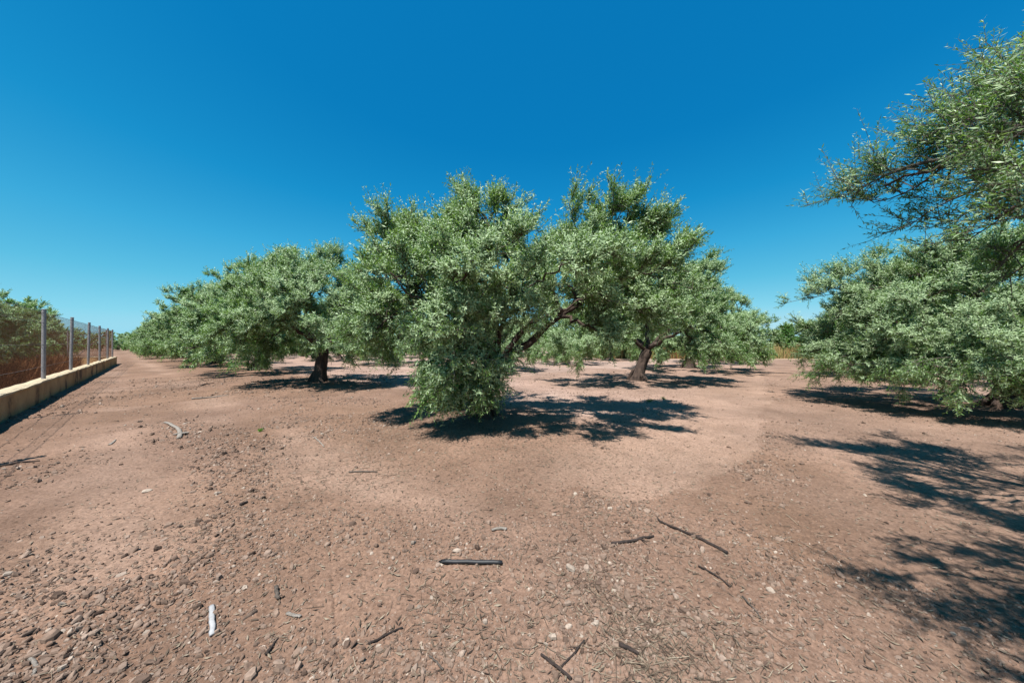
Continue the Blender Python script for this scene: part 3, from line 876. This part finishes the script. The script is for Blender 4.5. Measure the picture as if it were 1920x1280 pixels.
place_tree(treeE, TREES[(-1, 1)], 0, 1.0, 'large spreading olive tree at the right with its skirt of foliage near the ground')

# --- tree A (left of the middle, trunk visible)
lobesA = [(-1.9, 0.3, 2.5, 1.2, 1.2, 1.2), (-1.0, -1.5, 2.4, 1.1, 1.1, 1.1), (0.3, -1.8, 2.7, 1.1, 1.0, 1.1), (1.7, -1.1, 2.3, 1.2, 1.1, 1.2), (2.1, 0.6, 2.2, 1.1, 1.1, 1.2), (-1.9, -0.6, 3.2, 1.0, 1.0, 0.9), (1.9, -0.4, 3.1, 1.0, 1.0, 0.9), (0.1, -1.5, 3.5, 0.9, 0.8, 0.8),
          (1.0, 1.9, 2.4, 1.2, 1.1, 1.2), (-0.8, 2.0, 2.5, 1.2, 1.1, 1.2), (0.0, 0.0, 3.6, 1.2, 1.2, 0.9), (1.3, 0.0, 3.3, 1.0, 1.0, 0.9), (-0.9, -0.2, 3.4, 1.0, 1.0, 0.9),
          (-0.8, -0.3, 4.25, 0.75, 0.6, 0.6, 1.0), (0.3, -0.3, 4.25, 0.6, 0.6, 0.6, 1.0), (-2.6, 0.6, 1.35, 0.9, 0.9, 0.8), (-1.9, -1.6, 1.7, 0.8, 0.7, 0.7), (2.2, -1.4, 1.35, 0.75, 0.7, 0.65), (2.7, -0.4, 1.3, 0.6, 0.7, 0.6), (-2.5, -0.5, 1.9, 0.7, 0.7, 0.7), (1.5, -1.9, 1.8, .7, .6, .7)]
treeA = make_tree_meshes('open', 404, lobesA, fork=(0.12, 0, 1.2), trunk_r=0.2, nsub=32, ntert=7, nshoot=10, nleaf=14, leaf_len=0.08, leaf_w=0.27)
place_tree(treeA, TREES[(1, 0)], 0, 1.06, 'olive tree with bare upright trunk left of the middle tree, first in the left row')

lobesD = [(-2.0, -0.2, 2.3, 1.2, 1.2, 1.2), (-1.3, -1.5, 2.1, 1.0, 1.0, 1.0), (0.3, -1.8, 2.6, 1.1, 1.0, 1.0), (1.7, -1.2, 2.2, 1.2, 1.1, 1.2), (2.4, 0.3, 2.5, 1.2, 1.1, 1.2),
          (1.2, 1.8, 2.4, 1.2, 1.1, 1.2), (-0.8, 1.9, 2.5, 1.2, 1.1, 1.2), (0.2, 0.0, 3.7, 1.2, 1.2, 1.0), (1.9, 0.0, 3.7, 1.0, 1.0, 0.9), (-1.2, -0.2, 3.4, 1.0, 1.0, 0.9),
          (2.5, 0.2, 4.2, 0.7, 0.6, 0.6, 1.1), (0.6, 0.0, 4.4, 0.8, 0.8, 0.7, 1.0), (-0.6, -0.4, 4.0, 0.8, 0.8, 0.7, 1.0), (-2.5, -0.8, 1.3, 0.7, 0.7, 0.65), (3.0, -0.4, 1.8, 0.7, 0.7, 0.7), (3.2, 0.4, 1.3, 0.8, 0.8, 0.7), (2.4, -1.3, 1.2, 0.6, 0.6, 0.6), (-2.9, 0.3, 1.3, 0.8, 0.8, 0.7), (1.5, -1.2, 1.15, 0.5, 0.5, 0.5), (-1.9, -1.4, 1.15, 0.6, 0.5, 0.55)]
treeD = make_tree_meshes('leaning', 505, lobesD, fork=(0.42, 0.05, 1.15), trunk_r=0.19, nsub=25, ntert=7, nshoot=10, nleaf=14, leaf_len=0.08, leaf_w=0.27)
place_tree(treeD, TREES[(0, 1)], 0, 1.1, 'olive tree with dark leaning trunk, right behind the middle tree')

G1 = make_tree_meshes('full', 601, generic_lobes(1, 3.6, 5.0), trunk_r=0.2, nsub=17, ntert=6, nshoot=9, nleaf=12, leaf_len=0.10, leaf_w=0.28)
G2 = make_tree_meshes('round', 602, generic_lobes(2, 3.5, 4.9), trunk_r=0.2, nsub=17, ntert=6, nshoot=9, nleaf=12, leaf_len=0.10, leaf_w=0.28)
G3 = make_tree_meshes('tall', 611, generic_lobes(8, 3.3, 5.2, 7), fork=(-0.2, 0.15, 1.1), trunk_r=0.17, nsub=15, ntert=6, nshoot=9, nleaf=12, leaf_len=0.10, leaf_w=0.28)
FAR = make_tree_meshes('distant', 603, generic_lobes(3, 3.5, 4.9, 7, True), trunk_r=0.2, nsub=11, ntert=5, nshoot=5, nleaf=14, leaf_len=0.16, leaf_w=0.32)

rt = np.random.default_rng(77)
special = {
    (2, 0): (G1, 'dense olive tree with foliage down to the ground, second in the left row', 0.5, 1.14),
    (3, 0): (G3, 'olive tree with pale upright shoots on top, third along the left lane', 2.2, 1.14),
    (4, 0): (G1, 'olive tree standing fourth along the left lane', 3.9, 1.12),
    (5, 0): (G2, 'olive tree standing fifth along the left lane', 1.0, 1.1),
    (0, 2): (G2, 'olive tree behind the leaning tree, second along the right lane', 0.4, 1.18),
    (0, 3): (G3, 'olive tree with a loose spray of shoots high up, third along the right lane', 1.9, 1.2),
    (0, 4): (G2, 'pale olive tree at the far end of the right lane, left side', 3.3, 0.86),
    (-1, 2): (G1, 'olive tree just behind the large spreading tree at the right', 2.6, 1.05),
    (-1, 3): (G2, 'olive tree at the far end of the right lane, right side beside dry grass', 4.0, 0.9),
}
skip = {(-1, 0), (-1, 1), (0, 0), (1, 0), (0, 1)}
for (i, j), p in TREES.items():
    if (i, j) in skip: continue
    if (i, j) in special:
        ms, lab, rz, sc = special[(i, j)]
        place_tree(ms, p, rz, sc, lab, group='olive trees of the orchard rows')
        continue
    dist = math.hypot(*p)
    if j == -1:
        ms = G2 if i < 5 else FAR
        labs = {2: 'olive tree behind the wire fence with low twigs beside the wall',
                3: 'olive tree with thick trunk behind the first fence posts', 4: 'olive tree with a tall spray of shoots behind the fence'}
        place_tree(ms, p, rt.uniform(0, 6.28), (0.88, 0.92, 0.86, 0.95)[i % 4], labs.get(i, 'olive tree behind the fence beyond the far cross wall'), group='olive trees behind the fence', scz=(1.12, 1.06, 1.15, 1.02)[i % 4])
        continue
    if j == 0: lab = 'small distant olive tree far down the left lane row'
    elif dist < 30: lab = 'olive tree in the shaded inner rows, seen between the trunks of the front trees'
    else: lab = 'distant olive tree deep inside the orchard, mostly hidden by nearer trees'
    ms = (G1, G2, G3)[(i + 2 * j) % 3] if dist < 34 else FAR
    place_tree(ms, p, rt.uniform(0, 6.28), rt.uniform(0.92, 1.08), lab, group='olive trees of the orchard rows')

# trees that close the far end of the left lane, and the open country behind
for k, (i, s) in enumerate([(11.5, -0.15), (11.2, -0.75), (11.8, -1.3), (12.6, -0.5), (10.4, -1.6), (12.2, -2.0), (13.6, -0.1), (13.5, -1.2)]):
    p = TREE_C + U * i + V * s
    place_tree(FAR, p, rt.uniform(0, 6.28), rt.uniform(0.75, 0.95), 'hazy small olive tree closing the far end of the left lane', group='trees at the end of the left lane')

# ------------------------------------------------------------------ far background behind the right lane
SH = make_tree_meshes('shrub', 701, [(0, 0, 1.6, 1.7, 1.5, 1.4), (1.2, 0.3, 2.6, 1.2, 1.2, 1.1), (-1.3, 0.2, 2.3, 1.2, 1.2, 1.1), (0.2, 0, 3.4, 1.0, 1.0, 0.9)], trunk_r=0.14,
                      nsub=10, ntert=6, nshoot=6, nleaf=14, leaf_len=0.14, leaf_w=0.6, leafmat='leaf_dark')
for (x, y, sc, lab) in [(31.5, 37.5, 0.95, 'bright green bushy tree behind the dry grass at the end of the right lane'),
                        (35.2, 39.5, 1.05, 'green bushy tree right of the gap, beyond the dry grass')]:
    place_tree(SH, (x, y), rt.uniform(0, 6), sc, lab, name='green_tree', cat='tree')
for (x, y) in [(14, 44), (21, 47), (27, 46), (40, 45), (45, 38), (50, 46), (6, 49), (33, 52)]:
    place_tree(FAR, (x + rt.uniform(-1, 1), y), rt.uniform(0, 6), rt.uniform(0.85, 1.0), 'grey green olive tree beyond the dry grass, glimpsed between nearer crowns', group='trees beyond the dry grass')

def build_dry_grass():
    rng = np.random.default_rng(31)
    n = 26000
    x = rng.uniform(9, 44, n); y = rng.uniform(33.6, 37.5, n)
    x = x + 0.0
    h = (1.00 + 1.00 * fbm(x * 0.5, y * 0.5, 3, 300)) * rng.uniform(0.55, 1.15, n)
    z = ground_h(x, y, False)
    lean = rng.normal(0, 0.16, (n, 2))
    a = rng.uniform(0, math.pi, n); w = rng.uniform(0.008, 0.02, n)
    ca, sa = np.cos(a) * w, np.sin(a) * w
    def p(u, s):
        return np.stack([x + lean[:, 0] * u * h + ca * s, y + lean[:, 1] * u * h + sa * s, z + h * u], -1)
    v = np.stack([p(0, -1), p(0, 1), p(0.6, 0.9), p(1, 0.1), p(1.0, -0.1), p(0.6, -0.9)], 1)
    b = (np.arange(n) * 6)[:, None]
    q = np.concatenate([b + np.array([[0, 1, 2, 5]]), b + np.array([[5, 2, 3, 4]])])
    patch = fbm(x * 0.35, y * 0.35, 3, 310)
    t = np.clip((patch - 0.5) * 2.2 + 0.5 + rng.normal(0, 0.18, n), 0, 0.92)
    t[rng.random(n) < 0.06] = 1.0
    me = np_mesh('dry_grass', v.reshape(-1, 3), q, None, (M['straw'],), attrs={'tint': np.repeat(t, 6)})
    tag(add_obj('dry_grass', me), 'tall rusty and straw coloured dry grass at the end of the right lane', 'grass', kind='stuff')
build_dry_grass()

def build_dry_weeds():
    rng = np.random.default_rng(37)
    n = 26000
    t = rng.uniform(-2.0, WL - 0.5, n); o = -rng.uniform(1.6, 3.6, n)
    x = WA[0] + WD[0] * t + WP[0] * o; y = WA[1] + WD[1] * t + WP[1] * o
    dens = fbm(x * 0.8, y * 0.8, 3, 400)
    k = rng.random(n) < sstep(0.25, 0.55, dens)
    x, y = x[k], y[k]; n = len(x)
    h = 0.72 * (0.4 + 1.4 * fbm(x * 0.6, y * 0.6, 3, 410)) * rng.uniform(0.4, 1.15, n)
    z = ground_h(x, y, False)
    lean = rng.normal(0, 0.28, (n, 2))
    a = rng.uniform(0, math.pi, n); w = rng.uniform(0.004, 0.014, n)
    ca, sa = np.cos(a) * w, np.sin(a) * w
    def p(u, s):
        return np.stack([x + lean[:, 0] * u * h + ca * s, y + lean[:, 1] * u * h + sa * s, z + h * u], -1)
    v = np.stack([p(0, -1), p(0, 1), p(0.6, 0.9), p(1, 0.1), p(1.0, -0.1), p(0.6, -0.9)], 1)
    b = (np.arange(n) * 6)[:, None]
    q = np.concatenate([b + np.array([[0, 1, 2, 5]]), b + np.array([[5, 2, 3, 4]])])
    me = np_mesh('dry_weeds', v.reshape(-1, 3), q, None, (M['rust_weed'],), attrs={'tint': np.repeat(rng.random(n), 6)})
    tag(add_obj('dry_weeds', me), 'reddish brown dead weeds standing behind the wire fence', 'weeds', kind='stuff')
build_dry_weeds()

# ------------------------------------------------------------------ low wall, coping, fence
def frame_box(g, P0, dirv, t0, t1, o0, o1, z0, z1, perp, seg=1, jit=0.0, rng=None):
    """box swept along dirv from P0; o = offset along perp"""
    ts = np.linspace(t0, t1, seg + 1)
    V_ = []
    for t in ts:
        for (o, z) in ((o0, z0), (o1, z0), (o1, z1), (o0, z1)):
            j = (rng.normal(0, jit, 2) if rng is not None and jit else (0, 0))
            q = P0 + dirv * t + perp * (o + j[0])
            V_.append((q[0], q[1], z + (j[1] if z == z1 else 0)))
    q = []
    for k in range(seg):
        for e in range(4):
            a = k * 4 + e; b = k * 4 + (e + 1) % 4
            q.append((a, b, b + 4, a + 4))
    q.append((3, 2, 1, 0)); m = seg * 4; q.append((m, m + 1, m + 2, m + 3))
    g.add(V_, q)

rw = np.random.default_rng(9)
WALL_END = 0.0
WT0 = -14.0
WH = 0.56
def wt(px):
    """parameter along the wall foot seen in photo column px"""
    k = (px - 960.0) / FPX
    return (k * WA[1] - WA[0]) / (WD[0] - k * WD[1])

root = empty('low_wall', (float(WB[0]), float(WB[1]), 0))
tag(root, 'long low stained ochre wall running beside the left lane', 'wall')
def world_to(root, me):
    inv = root.location
    co = np.empty(len(me.vertices) * 3, np.float32); me.vertices.foreach_get('co', co)
    co = co.reshape(-1, 3) - np.array(inv, np.float32)
    me.vertices.foreach_set('co', co.ravel()); me.update()
    return me
g = Geo(); frame_box(g, WA, WD, WT0, WL, -0.24, 0.0, -0.1, WH - 0.05, WP, 60, 0.006, rw)
add_obj('wall_body', world_to(root, g.mesh('wall_body', (M['wall'],))), root)
g = Geo()
frame_box(g, WA, WD, WT0, WL + 0.015, -0.255, 0.018, WH - 0.047, WH, WP, 90, 0.009, rw)
add_obj('coping', world_to(root, g.mesh('coping', (M['coping'],))), root)

# cross wall at the far end
root2 = empty('cross_wall', (float(WB[0]), float(WB[1]), 0))
tag(root2, 'low cross wall behind the fence, meeting the long wall at its far corner', 'wall')
XD = np.array((-1.0, 0.03)); XD /= np.linalg.norm(XD); XP = np.array((-XD[1], XD[0]))
XS = WB - WP * 0.27 - WD * 0.26
g = Geo(); frame_box(g, XS, XD, 0.0, 26.0, -0.22, 0.0, -0.1, WH - 0.06, XP, 30, 0.006, rw)
add_obj('wall_body', world_to(root2, g.mesh('cross_wall_body', (M['wall'],))), root2)
g = Geo(); frame_box(g, XS, XD, 0.0, 26.0, -0.235, 0.014, WH - 0.057, WH - 0.012, XP, 30, 0.006, rw)
add_obj('coping', world_to(root2, g.mesh('cross_coping', (M['coping'],))), root2)

FH = 2.02   # fence height above the coping
def post_mesh(h=FH, r=0.042):
    g = Geo()
    sweep(g, [(0, 0, -0.05), (0, 0, h * 0.5), (0, 0, h - 0.01)], r, 12, 0, None, True)
    sweep(g, [(0, 0, h - 0.01), (0, 0, h + 0.008), (0, 0, h + 0.014)], np.array((r * 1.12, r * 1.12, r * 0.6)), 12, 0, None, True)
    for z in (0.35, 1.0, 1.65, h - 0.08):
        sweep(g, [(0, 0, z - 0.008), (0, 0, z + 0.008)], r * 1.14, 12, 0, None, True)
    return g.mesh('post', (M['galvanised'],), smooth=False)
PM = post_mesh()

def chain_link(g, P0, dirv, L_, h, z0, cell=0.075, r=0.0010):
    """diamond wire netting made of crossing diagonal wires"""
    n = int((L_ + h) / cell)
    Ps = []
    for sgn in (1, -1):
        t = np.arange(n) * cell - (h if sgn == 1 else 0)
        a0 = t; b0 = t + h * sgn
        z_a = np.zeros(n); z_b = np.full(n, h)
        # clip to 0..L_
        for arr_lo in (0,):
            pass
        if sgn == 1:
            lo = np.clip(a0, 0, L_); hi = np.clip(b0, 0, L_)
            za = lo - a0; zb = hi - a0
        else:
            lo = np.clip(a0, 0, L_); hi = np.clip(b0, 0, L_)
            za = a0 - lo; zb = a0 - hi
        ok = np.abs(hi - lo) > 0.02
        lo, hi, za, zb = lo[ok], hi[ok], za[ok], zb[ok]
        off = 0.003 * sgn
        pp = np.array((-dirv[1], dirv[0]))
        A = np.stack([P0[0] + dirv[0] * lo + pp[0] * off, P0[1] + dirv[1] * lo + pp[1] * off, z0 + za], -1)
        B = np.stack([P0[0] + dirv[0] * hi + pp[0] * off, P0[1] + dirv[1] * hi + pp[1] * off, z0 + zb], -1)
        Ps.append(np.stack([A, B], 1))
    P = np.concatenate(Ps)
    tubes(g, P, np.full((len(P), 2), r), 0, 0.5, 4)

def fence(P0, dirv, L_, post_ts, z0, label, strut=None):
    root = empty('wire_fence', (float(P0[0]), float(P0[1]), z0))
    tag(root, label, 'fence')
    for k, t in enumerate(post_ts):
        o = add_obj('post', PM, root)
        o.location = (dirv[0] * t, dirv[1] * t, 0)
        o.rotation_euler = (rw.normal(0, 0.006), rw.normal(0, 0.006), 0)
    pp = np.array((-dirv[1], dirv[0]))
    g = Geo()
    chain_link(g, pp * 0.052, dirv, L_, FH - 0.1, 0.03)
    add_obj('wire_netting', g.mesh('wire_netting', (M['rusty_wire'],)), root)
    for z in (0.35, 1.0, 1.65, FH - 0.06):
        g = Geo()
        tt = np.linspace(0, L_, 40)
        pts = np.stack([dirv[0] * tt + pp[0] * 0.06, dirv[1] * tt + pp[1] * 0.06, z - 0.012 * np.abs(np.sin(tt * 1.05))], -1)
        sweep(g, pts, 0.004, 5, 0, None, True)
        add_obj('straining_wire', g.mesh('straining_wire', (M['galvanised'],)), root)
    if strut is not None:
        for (a, b) in strut:
            g = Geo(); sweep(g, [a, (np.array(a) + np.array(b)) / 2, b], 0.032, 10, 0, None, True)
            o = add_obj('strut', g.mesh('strut', (M['galvanised'],)), root)
    return root

FC = -0.13
posts_px = [82, 133, 165.5, 187, 202, 211]
F0 = WA + WD * WT0 + WP * FC
# fence parameter of each post seen in the photo
def ft(px):
    k = (px - 960.0) / FPX
    A = WA + WP * FC
    return (k * A[1] - A[0]) / (WD[0] - k * WD[1]) - WT0
pts_t = [ft(p) for p in posts_px]
step = pts_t[1] - pts_t[0]
print('posts at', [round(t + WT0, 2) for t in pts_t], 'wall length', round(WL, 2))
pre = []
t = pts_t[0] - step
while t > 0.3:
    pre.append(t); t -= step
fence(F0, WD, WL - WT0 - 0.1, pre[::-1] + pts_t, WH, 'rusty wire netting fence on grey posts along the low wall of the left lane')
FX0 = XS + XP * -0.11
fence(FX0, XD, 25.0, [3.1 * k + 0.5 for k in range(8)], WH - 0.012, 'wire fence with a slanting strut on the cross wall behind',
      strut=[((XD[0] * 0.6, XD[1] * 0.6, 1.75), (XD[0] * 2.9, XD[1] * 2.9, 0.03))])

# ------------------------------------------------------------------ weeds
def weed(px, py, h, w, n, seed, label, mat='leaf_fresh', loc=None, leaf=0.05):
    rng = np.random.default_rng(seed)
    p = at(px, py) if loc is None else np.array(loc)
    root = empty('weed', (float(p[0]), float(p[1]), gz(*p)))
    tag(root, label, 'weed')
    g = Geo(); gs = Geo()
    tips = []
    for k in range(n):
        a = rng.uniform(0, 6.28); r = w * rng.uniform(0.1, 1.0)
        tip = np.array((math.cos(a) * r, math.sin(a) * r, h * rng.uniform(0.4, 1.0)))
        cv = bez(np.zeros(3), np.array((tip[0] * 0.3, tip[1] * 0.3, tip[2] * 0.7)), tip, 6)
        sweep(gs, cv, np.linspace(0.004, 0.0015, 6) * (h / 0.3 + 0.4), 5, 0, None, False)
        for m in range(12):
            u = rng.uniform(0.25, 1.0); b = cv[int(u * 5)]
            d = nrm(rng.normal(0, 1, 3) + np.array((math.cos(a), math.sin(a), 0.4))); s = nrm(np.cross(d, rng.normal(0, 1, 3)))
            L_ = leaf * rng.uniform(0.6, 1.3)
            g.add([b, b + d * L_ * .5 + s * L_ * .28, b + d * L_, b + d * L_ * .5 - s * L_ * .28], [(0, 1, 2, 3)], None, rng.random() * 0.8)
    add_obj('stem', gs.mesh('stem', (M['leaf_fresh'],)), root)
    add_obj('leaves', g.mesh('weed_leaves', (M[mat],)), root)
pw = WA + WD * (wt(42) + 0.0) - WP * 1.0
weed(0, 0, 0.75, 0.55, 26, 3, 'bright green leafy weed growing behind the low wall', loc=WA + WD * 1.6 - WP * 1.15, leaf=0.12)
weed(490, 806, 0.06, 0.08, 7, 4, 'tiny green weed growing in the bare lane soil', leaf=0.03)
weed(1217, 752, 0.10, 0.14, 8, 5, 'small pale green weed in front of the leaning olive trunk', leaf=0.035)
weed(1245, 748, 0.08, 0.10, 7, 6, 'small weed right of another by the leaning olive trunk', leaf=0.03)

# ------------------------------------------------------------------ loose things lying on the ground
def stick(px0, py0, px1, py1, r0, r1, mat, name, label, cat, bend=0.0, fork=None, seed=0, rough=0.12, squash=None, sides=8, lift=0.0, group=None):
    rng = np.random.default_rng(seed + 900)
    a = at(px0, py0); b = at(px1, py1)
    c = (a + b) / 2; d = b - a; perp = np.array((-d[1], d[0]))
    n = 12
    t = np.linspace(0, 1, n)
    xy = a[None] * (1 - t)[:, None] + b[None] * t[:, None] + perp[None] * (bend * 4 * t * (1 - t))[:, None]
    xy = xy + rng.normal(0, 0.0015 + 0.012 * np.linalg.norm(d) * rough, (n, 2)) * np.where((t > 0) & (t < 1), 1, 0)[:, None]
    zg = ground_h(xy[:, 0], xy[:, 1])
    z = np.maximum(np.convolve(np.pad(zg, 2, mode='edge'), np.ones(5) / 5, 'valid'), zg - 0.004)
    rr = np.linspace(r0, r1, n)
    zz = z + rr * (0.9 if squash is None else 0.9 * squash) + 0.004 + lift
    base = np.array((c[0], c[1], float(z.mean())))
    pts = np.column_stack([xy, zz]) - base
    g = Geo(); sweep(g, pts, rr, sides, rough, rng, True, squash=squash)
    if fork:
        for (tf, ang, ln) in fork:
            k = int(tf * (n - 1)); dd = d / np.linalg.norm(d)
            q = np.array((dd[0] * math.cos(ang) - dd[1] * math.sin(ang), dd[0] * math.sin(ang) + dd[1] * math.cos(ang)))
            e = pts[k] + np.array((q[0] * ln, q[1] * ln, 0.012))
            sweep(g, bez(pts[k], (pts[k] + e) / 2 + np.array((0, 0, 0.004)), e, 6), np.linspace(rr[k] * 0.7, rr[k] * 0.3, 6), 6, rough, rng)
    o = add_obj(name, g.mesh(name, (M[mat],), smooth=True), None, tuple(base))
    tag(o, label, cat, group)
    return o

# the black hose offcut: an open tube, one end cut at a slant
def hose():
    a = at(820, 1051); b = at(942, 1053)
    n = 14; t = np.linspace(0, 1, n)
    xy = a * (1 - t)[:, None] + b * t[:, None]
    z = float(ground_h(xy[:, 0], xy[:, 1]).max())
    c = np.array(((a + b) / 2)[0:2].tolist() + [z])
    g = Geo(); S = 16; ang = np.arange(S) / S * 2 * math.pi
    ro = np.where(t < 0.15, 0.0135, 0.0145); V_ = []
    for r_in in (False, True):
        for k in range(n):
            r = ro[k] - (0.0028 if r_in else 0)
            for s in ang:
                sl = 0.0
                if k == 0: sl = 0.045 * (1 + math.sin(s)) * 0.5 - 0.0
                V_.append((xy[k][0] - c[0] + sl, xy[k][1] - c[1] + math.cos(s) * r * 1.0, 0.0125 + math.sin(s) * r + 0.0012 * math.sin(k * 1.3)))
    q = []
    for w in (0, 1):
        for k in range(n - 1):
            for s in range(S):
                i = w * n * S + k * S + s; j = w * n * S + k * S + (s + 1) % S
                q.append((i, j, j + S, i + S) if w == 0 else (j, i, i + S, j + S))
    for k in (0, n - 1):
        for s in range(S):
            i = k * S + s; j = k * S + (s + 1) % S
            q.append((i, j, j + n * S, i + n * S))
    g.add(V_, q)
    o = add_obj('pipe_offcut', g.mesh('pipe_offcut', (M['black_plastic'],), smooth=True), None, tuple(c))
    tag(o, 'short black plastic pipe lying across the soil', 'pipe')
hose()
stick(399, 1133, 401, 1186, 0.0145, 0.014, 'white_wood', 'white_stick', 'flat whitish wooden stick lying on end to the camera', 'stick', 0.0, rough=0.05, squash=0.5, seed=1, sides=6)
stick(310, 794, 336, 822, 0.026, 0.034, 'bleached_wood', 'bark_piece', 'pale broken piece of branch with a ragged dark end in the left lane', 'branch', 0.05, fork=[(0.9, 0.9, 0.13), (0.85, -0.9, 0.12)], seed=2, squash=0.6)
stick(1237, 979, 1363, 1037, 0.009, 0.010, 'dark_wood', 'branch', 'long thin straight grey branch right of the middle', 'branch', 0.03, seed=3, rough=0.3, fork=[(0.05, 2.6, 0.06), (0.6, 0.6, 0.05)])
stick(1146, 1019, 1225, 1007, 0.011, 0.008, 'dark_wood', 'branch', 'short thick grey stick left of the long thin branch', 'branch', -0.03, seed=4, fork=[(0.72, -1.4, 0.08)])
stick(1308, 1064, 1368, 1101, 0.006, 0.005, 'dark_wood', 'branch', 'thin curved stick below the long thin branch', 'branch', 0.08, seed=5)
stick(1014, 1224, 1070, 1272, 0.006, 0.0085, 'dark_wood', 'branch', 'dark stick with a pale broken end at the bottom of the picture', 'branch', 0.03, seed=6)
stick(1095, 1195, 1052, 1246, 0.0055, 0.0035, 'dark_wood', 'branch', 'dark forked twig meeting another stick at the bottom', 'branch', 0.02, seed=7, fork=[(0.35, -0.6, 0.06)])
stick(1160, 1204, 1196, 1221, 0.010, 0.007, 'dark_wood', 'branch', 'short thick reddish brown stick in a patch of litter', 'branch', 0.05, seed=8)
stick(-4, 876, 76, 863, 0.016, 0.006, 'dark_wood', 'branch', 'dark brown branch cut by the edge of the picture in the left lane', 'branch', 0.03, seed=9)
stick(452, 949, 464, 942, 0.014, 0.012, 'dark_wood', 'wood_chunk', 'small dark chunk of wood in the stony soil', 'wood', 0.0, seed=10)
stick(922, 992, 950, 992, 0.010, 0.012, 'bleached_wood', 'bark_curl', 'curled pale bark piece with a dark shaded end above the black pipe', 'bark', 0.14, seed=11)
stick(360, 749, 428, 743, 0.022, 0.010, 'bleached_wood', 'branch', 'pale thin branch lying across the left lane', 'branch', 0.04, seed=12)
stick(378, 725, 402, 719, 0.030, 0.012, 'dark_wood', 'branch', 'dark curved branch lying near the left tree row', 'branch', 0.1, seed=13)
stick(206, 832, 218, 822, 0.022, 0.010, 'bleached_wood', 'bark_piece', 'small whitish flat splinter in the left lane', 'wood', 0.0, seed=14, squash=0.35)
stick(692, 1205, 756, 1174, 0.006, 0.0045, 'dark_wood', 'branch', 'thin straight brown twig below the black pipe', 'branch', 0.02, seed=15)
stick(502, 1224, 524, 1193, 0.0085, 0.003, 'dark_wood', 'branch', 'dark pointed twig near the lower left', 'branch', 0.06, seed=16)
stick(519, 1103, 523, 1122, 0.012, 0.010, 'dead_wood', 'wood_chunk', 'short brown wooden stub in the bare soil', 'wood', 0.0, seed=17)
stick(540, 1148, 565, 1157, 0.011, 0.009, 'bleached_wood', 'wood_chunk', 'short pale grey wooden stub beside the faint groove', 'wood', 0.0, seed=18, squash=.6)
stick(805, 1228, 832, 1253, 0.004, 0.005, 'dead_wood', 'branch', 'short slanting dark twig at the lower middle', 'branch', 0.0, seed=19)
stick(1390, 1120, 1425, 1160, 0.005, 0.004, 'dead_wood', 'branch', 'thin slanting twig near the shade at the lower right', 'branch', 0.04, seed=20)
stick(590, 820, 608, 836, 0.010, 0.007, 'bleached_wood', 'branch', 'short pale twig in front of the open-trunked tree', 'branch', 0.0, seed=21)
stick(60, 1232, 66, 1268, 0.008, 0.006, 'bleached_wood', 'branch', 'pale twig standing out among stones at the lower left', 'branch', 0.08, seed=22)
stick(655, 882, 708, 883, 0.010, 0.006, 'dead_wood', 'branch', 'dark thin twig lying in straw before the middle tree', 'branch', 0.02, seed=23)

def rock(px, py, size, label, tint=0.6, seed=0, flat=0.5):
    rng = np.random.default_rng(seed + 40)
    import bmesh
    bm = bmesh.new(); bmesh.ops.create_icosphere(bm, subdivisions=3, radius=1.0)
    ph = rng.normal(0, 1, (7, 3)); of = rng.uniform(0.55, 0.9, 7)
    ph = nrm(ph)
    for v in bm.verts:
        p = np.array(v.co)
        for k in range(7):
            dd = p @ ph[k]
            if dd > of[k]: p = p - ph[k] * (dd - of[k])
        p = p + rng.normal(0, 0.012, 3)
        v.co = (p[0] * size, p[1] * size * 0.7, p[2] * size * flat)
    me = bpy.data.meshes.new('rock'); bm.to_mesh(me); bm.free()
    a = me.attributes.new('tint', 'FLOAT', 'POINT'); a.data.foreach_set('value', np.full(len(me.vertices), tint, np.float32))
    me.materials.append(M['stone'])
    p = at(px, py)
    o = add_obj('rock', me, None, (float(p[0]), float(p[1]), gz(*p) + size * flat * 0.35))
    o.rotation_euler = (rng.normal(0, 0.1), rng.normal(0, 0.1), rng.uniform(0, 6.28))
    tag(o, label, 'rock')
rock(277, 916, 0.045, 'pale notched stone standing alone in the left lane', 0.98, 1, 0.4)
rock(229, 1070, 0.036, 'pale flat slate chip, largest among the stones at the left', 0.9, 2, 0.25)
rock(260, 1135, 0.034, 'broad buff slate chip in the stony patch at lower left', 0.75, 3, 0.3)
rock(24, 1262, 0.03, 'pale grey stone in the lower left corner', 0.9, 4, 0.5)
rock(697, 1036, 0.022, 'small whitish stone above left of the black pipe', 0.95, 5, 0.5)
rock(673, 1038, 0.022, 'small pinkish stone beside a whiter one, left of the pipe', 0.8, 6, 0.4)
rock(738, 1045, 0.02, 'rounded pale stone nearest the left end of the pipe', 0.85, 7, 0.6)
rock(663, 980, 0.035, 'dark clod of earth with a hollow beneath it', 0.05, 8, 0.6)
rock(1323, 1149, 0.03, 'rounded buff stone beside another at the lower right', 0.7, 9, 0.3)
rock(1336, 1148, 0.024, 'elongated buff stone right of its broader neighbour', 0.75, 10, 0.35)
rock(1404, 941, 0.04, 'dark flat stone on the gravel berm beside the tyre track', 0.15, 11, 0.35)
rock(1422, 1074, 0.028, 'dark squarish stone near the right shade', 0.1, 12, 0.6)
rock(795, 1258, 0.02, 'small rounded buff stone at the bottom of the picture', 0.8, 13, 0.6)
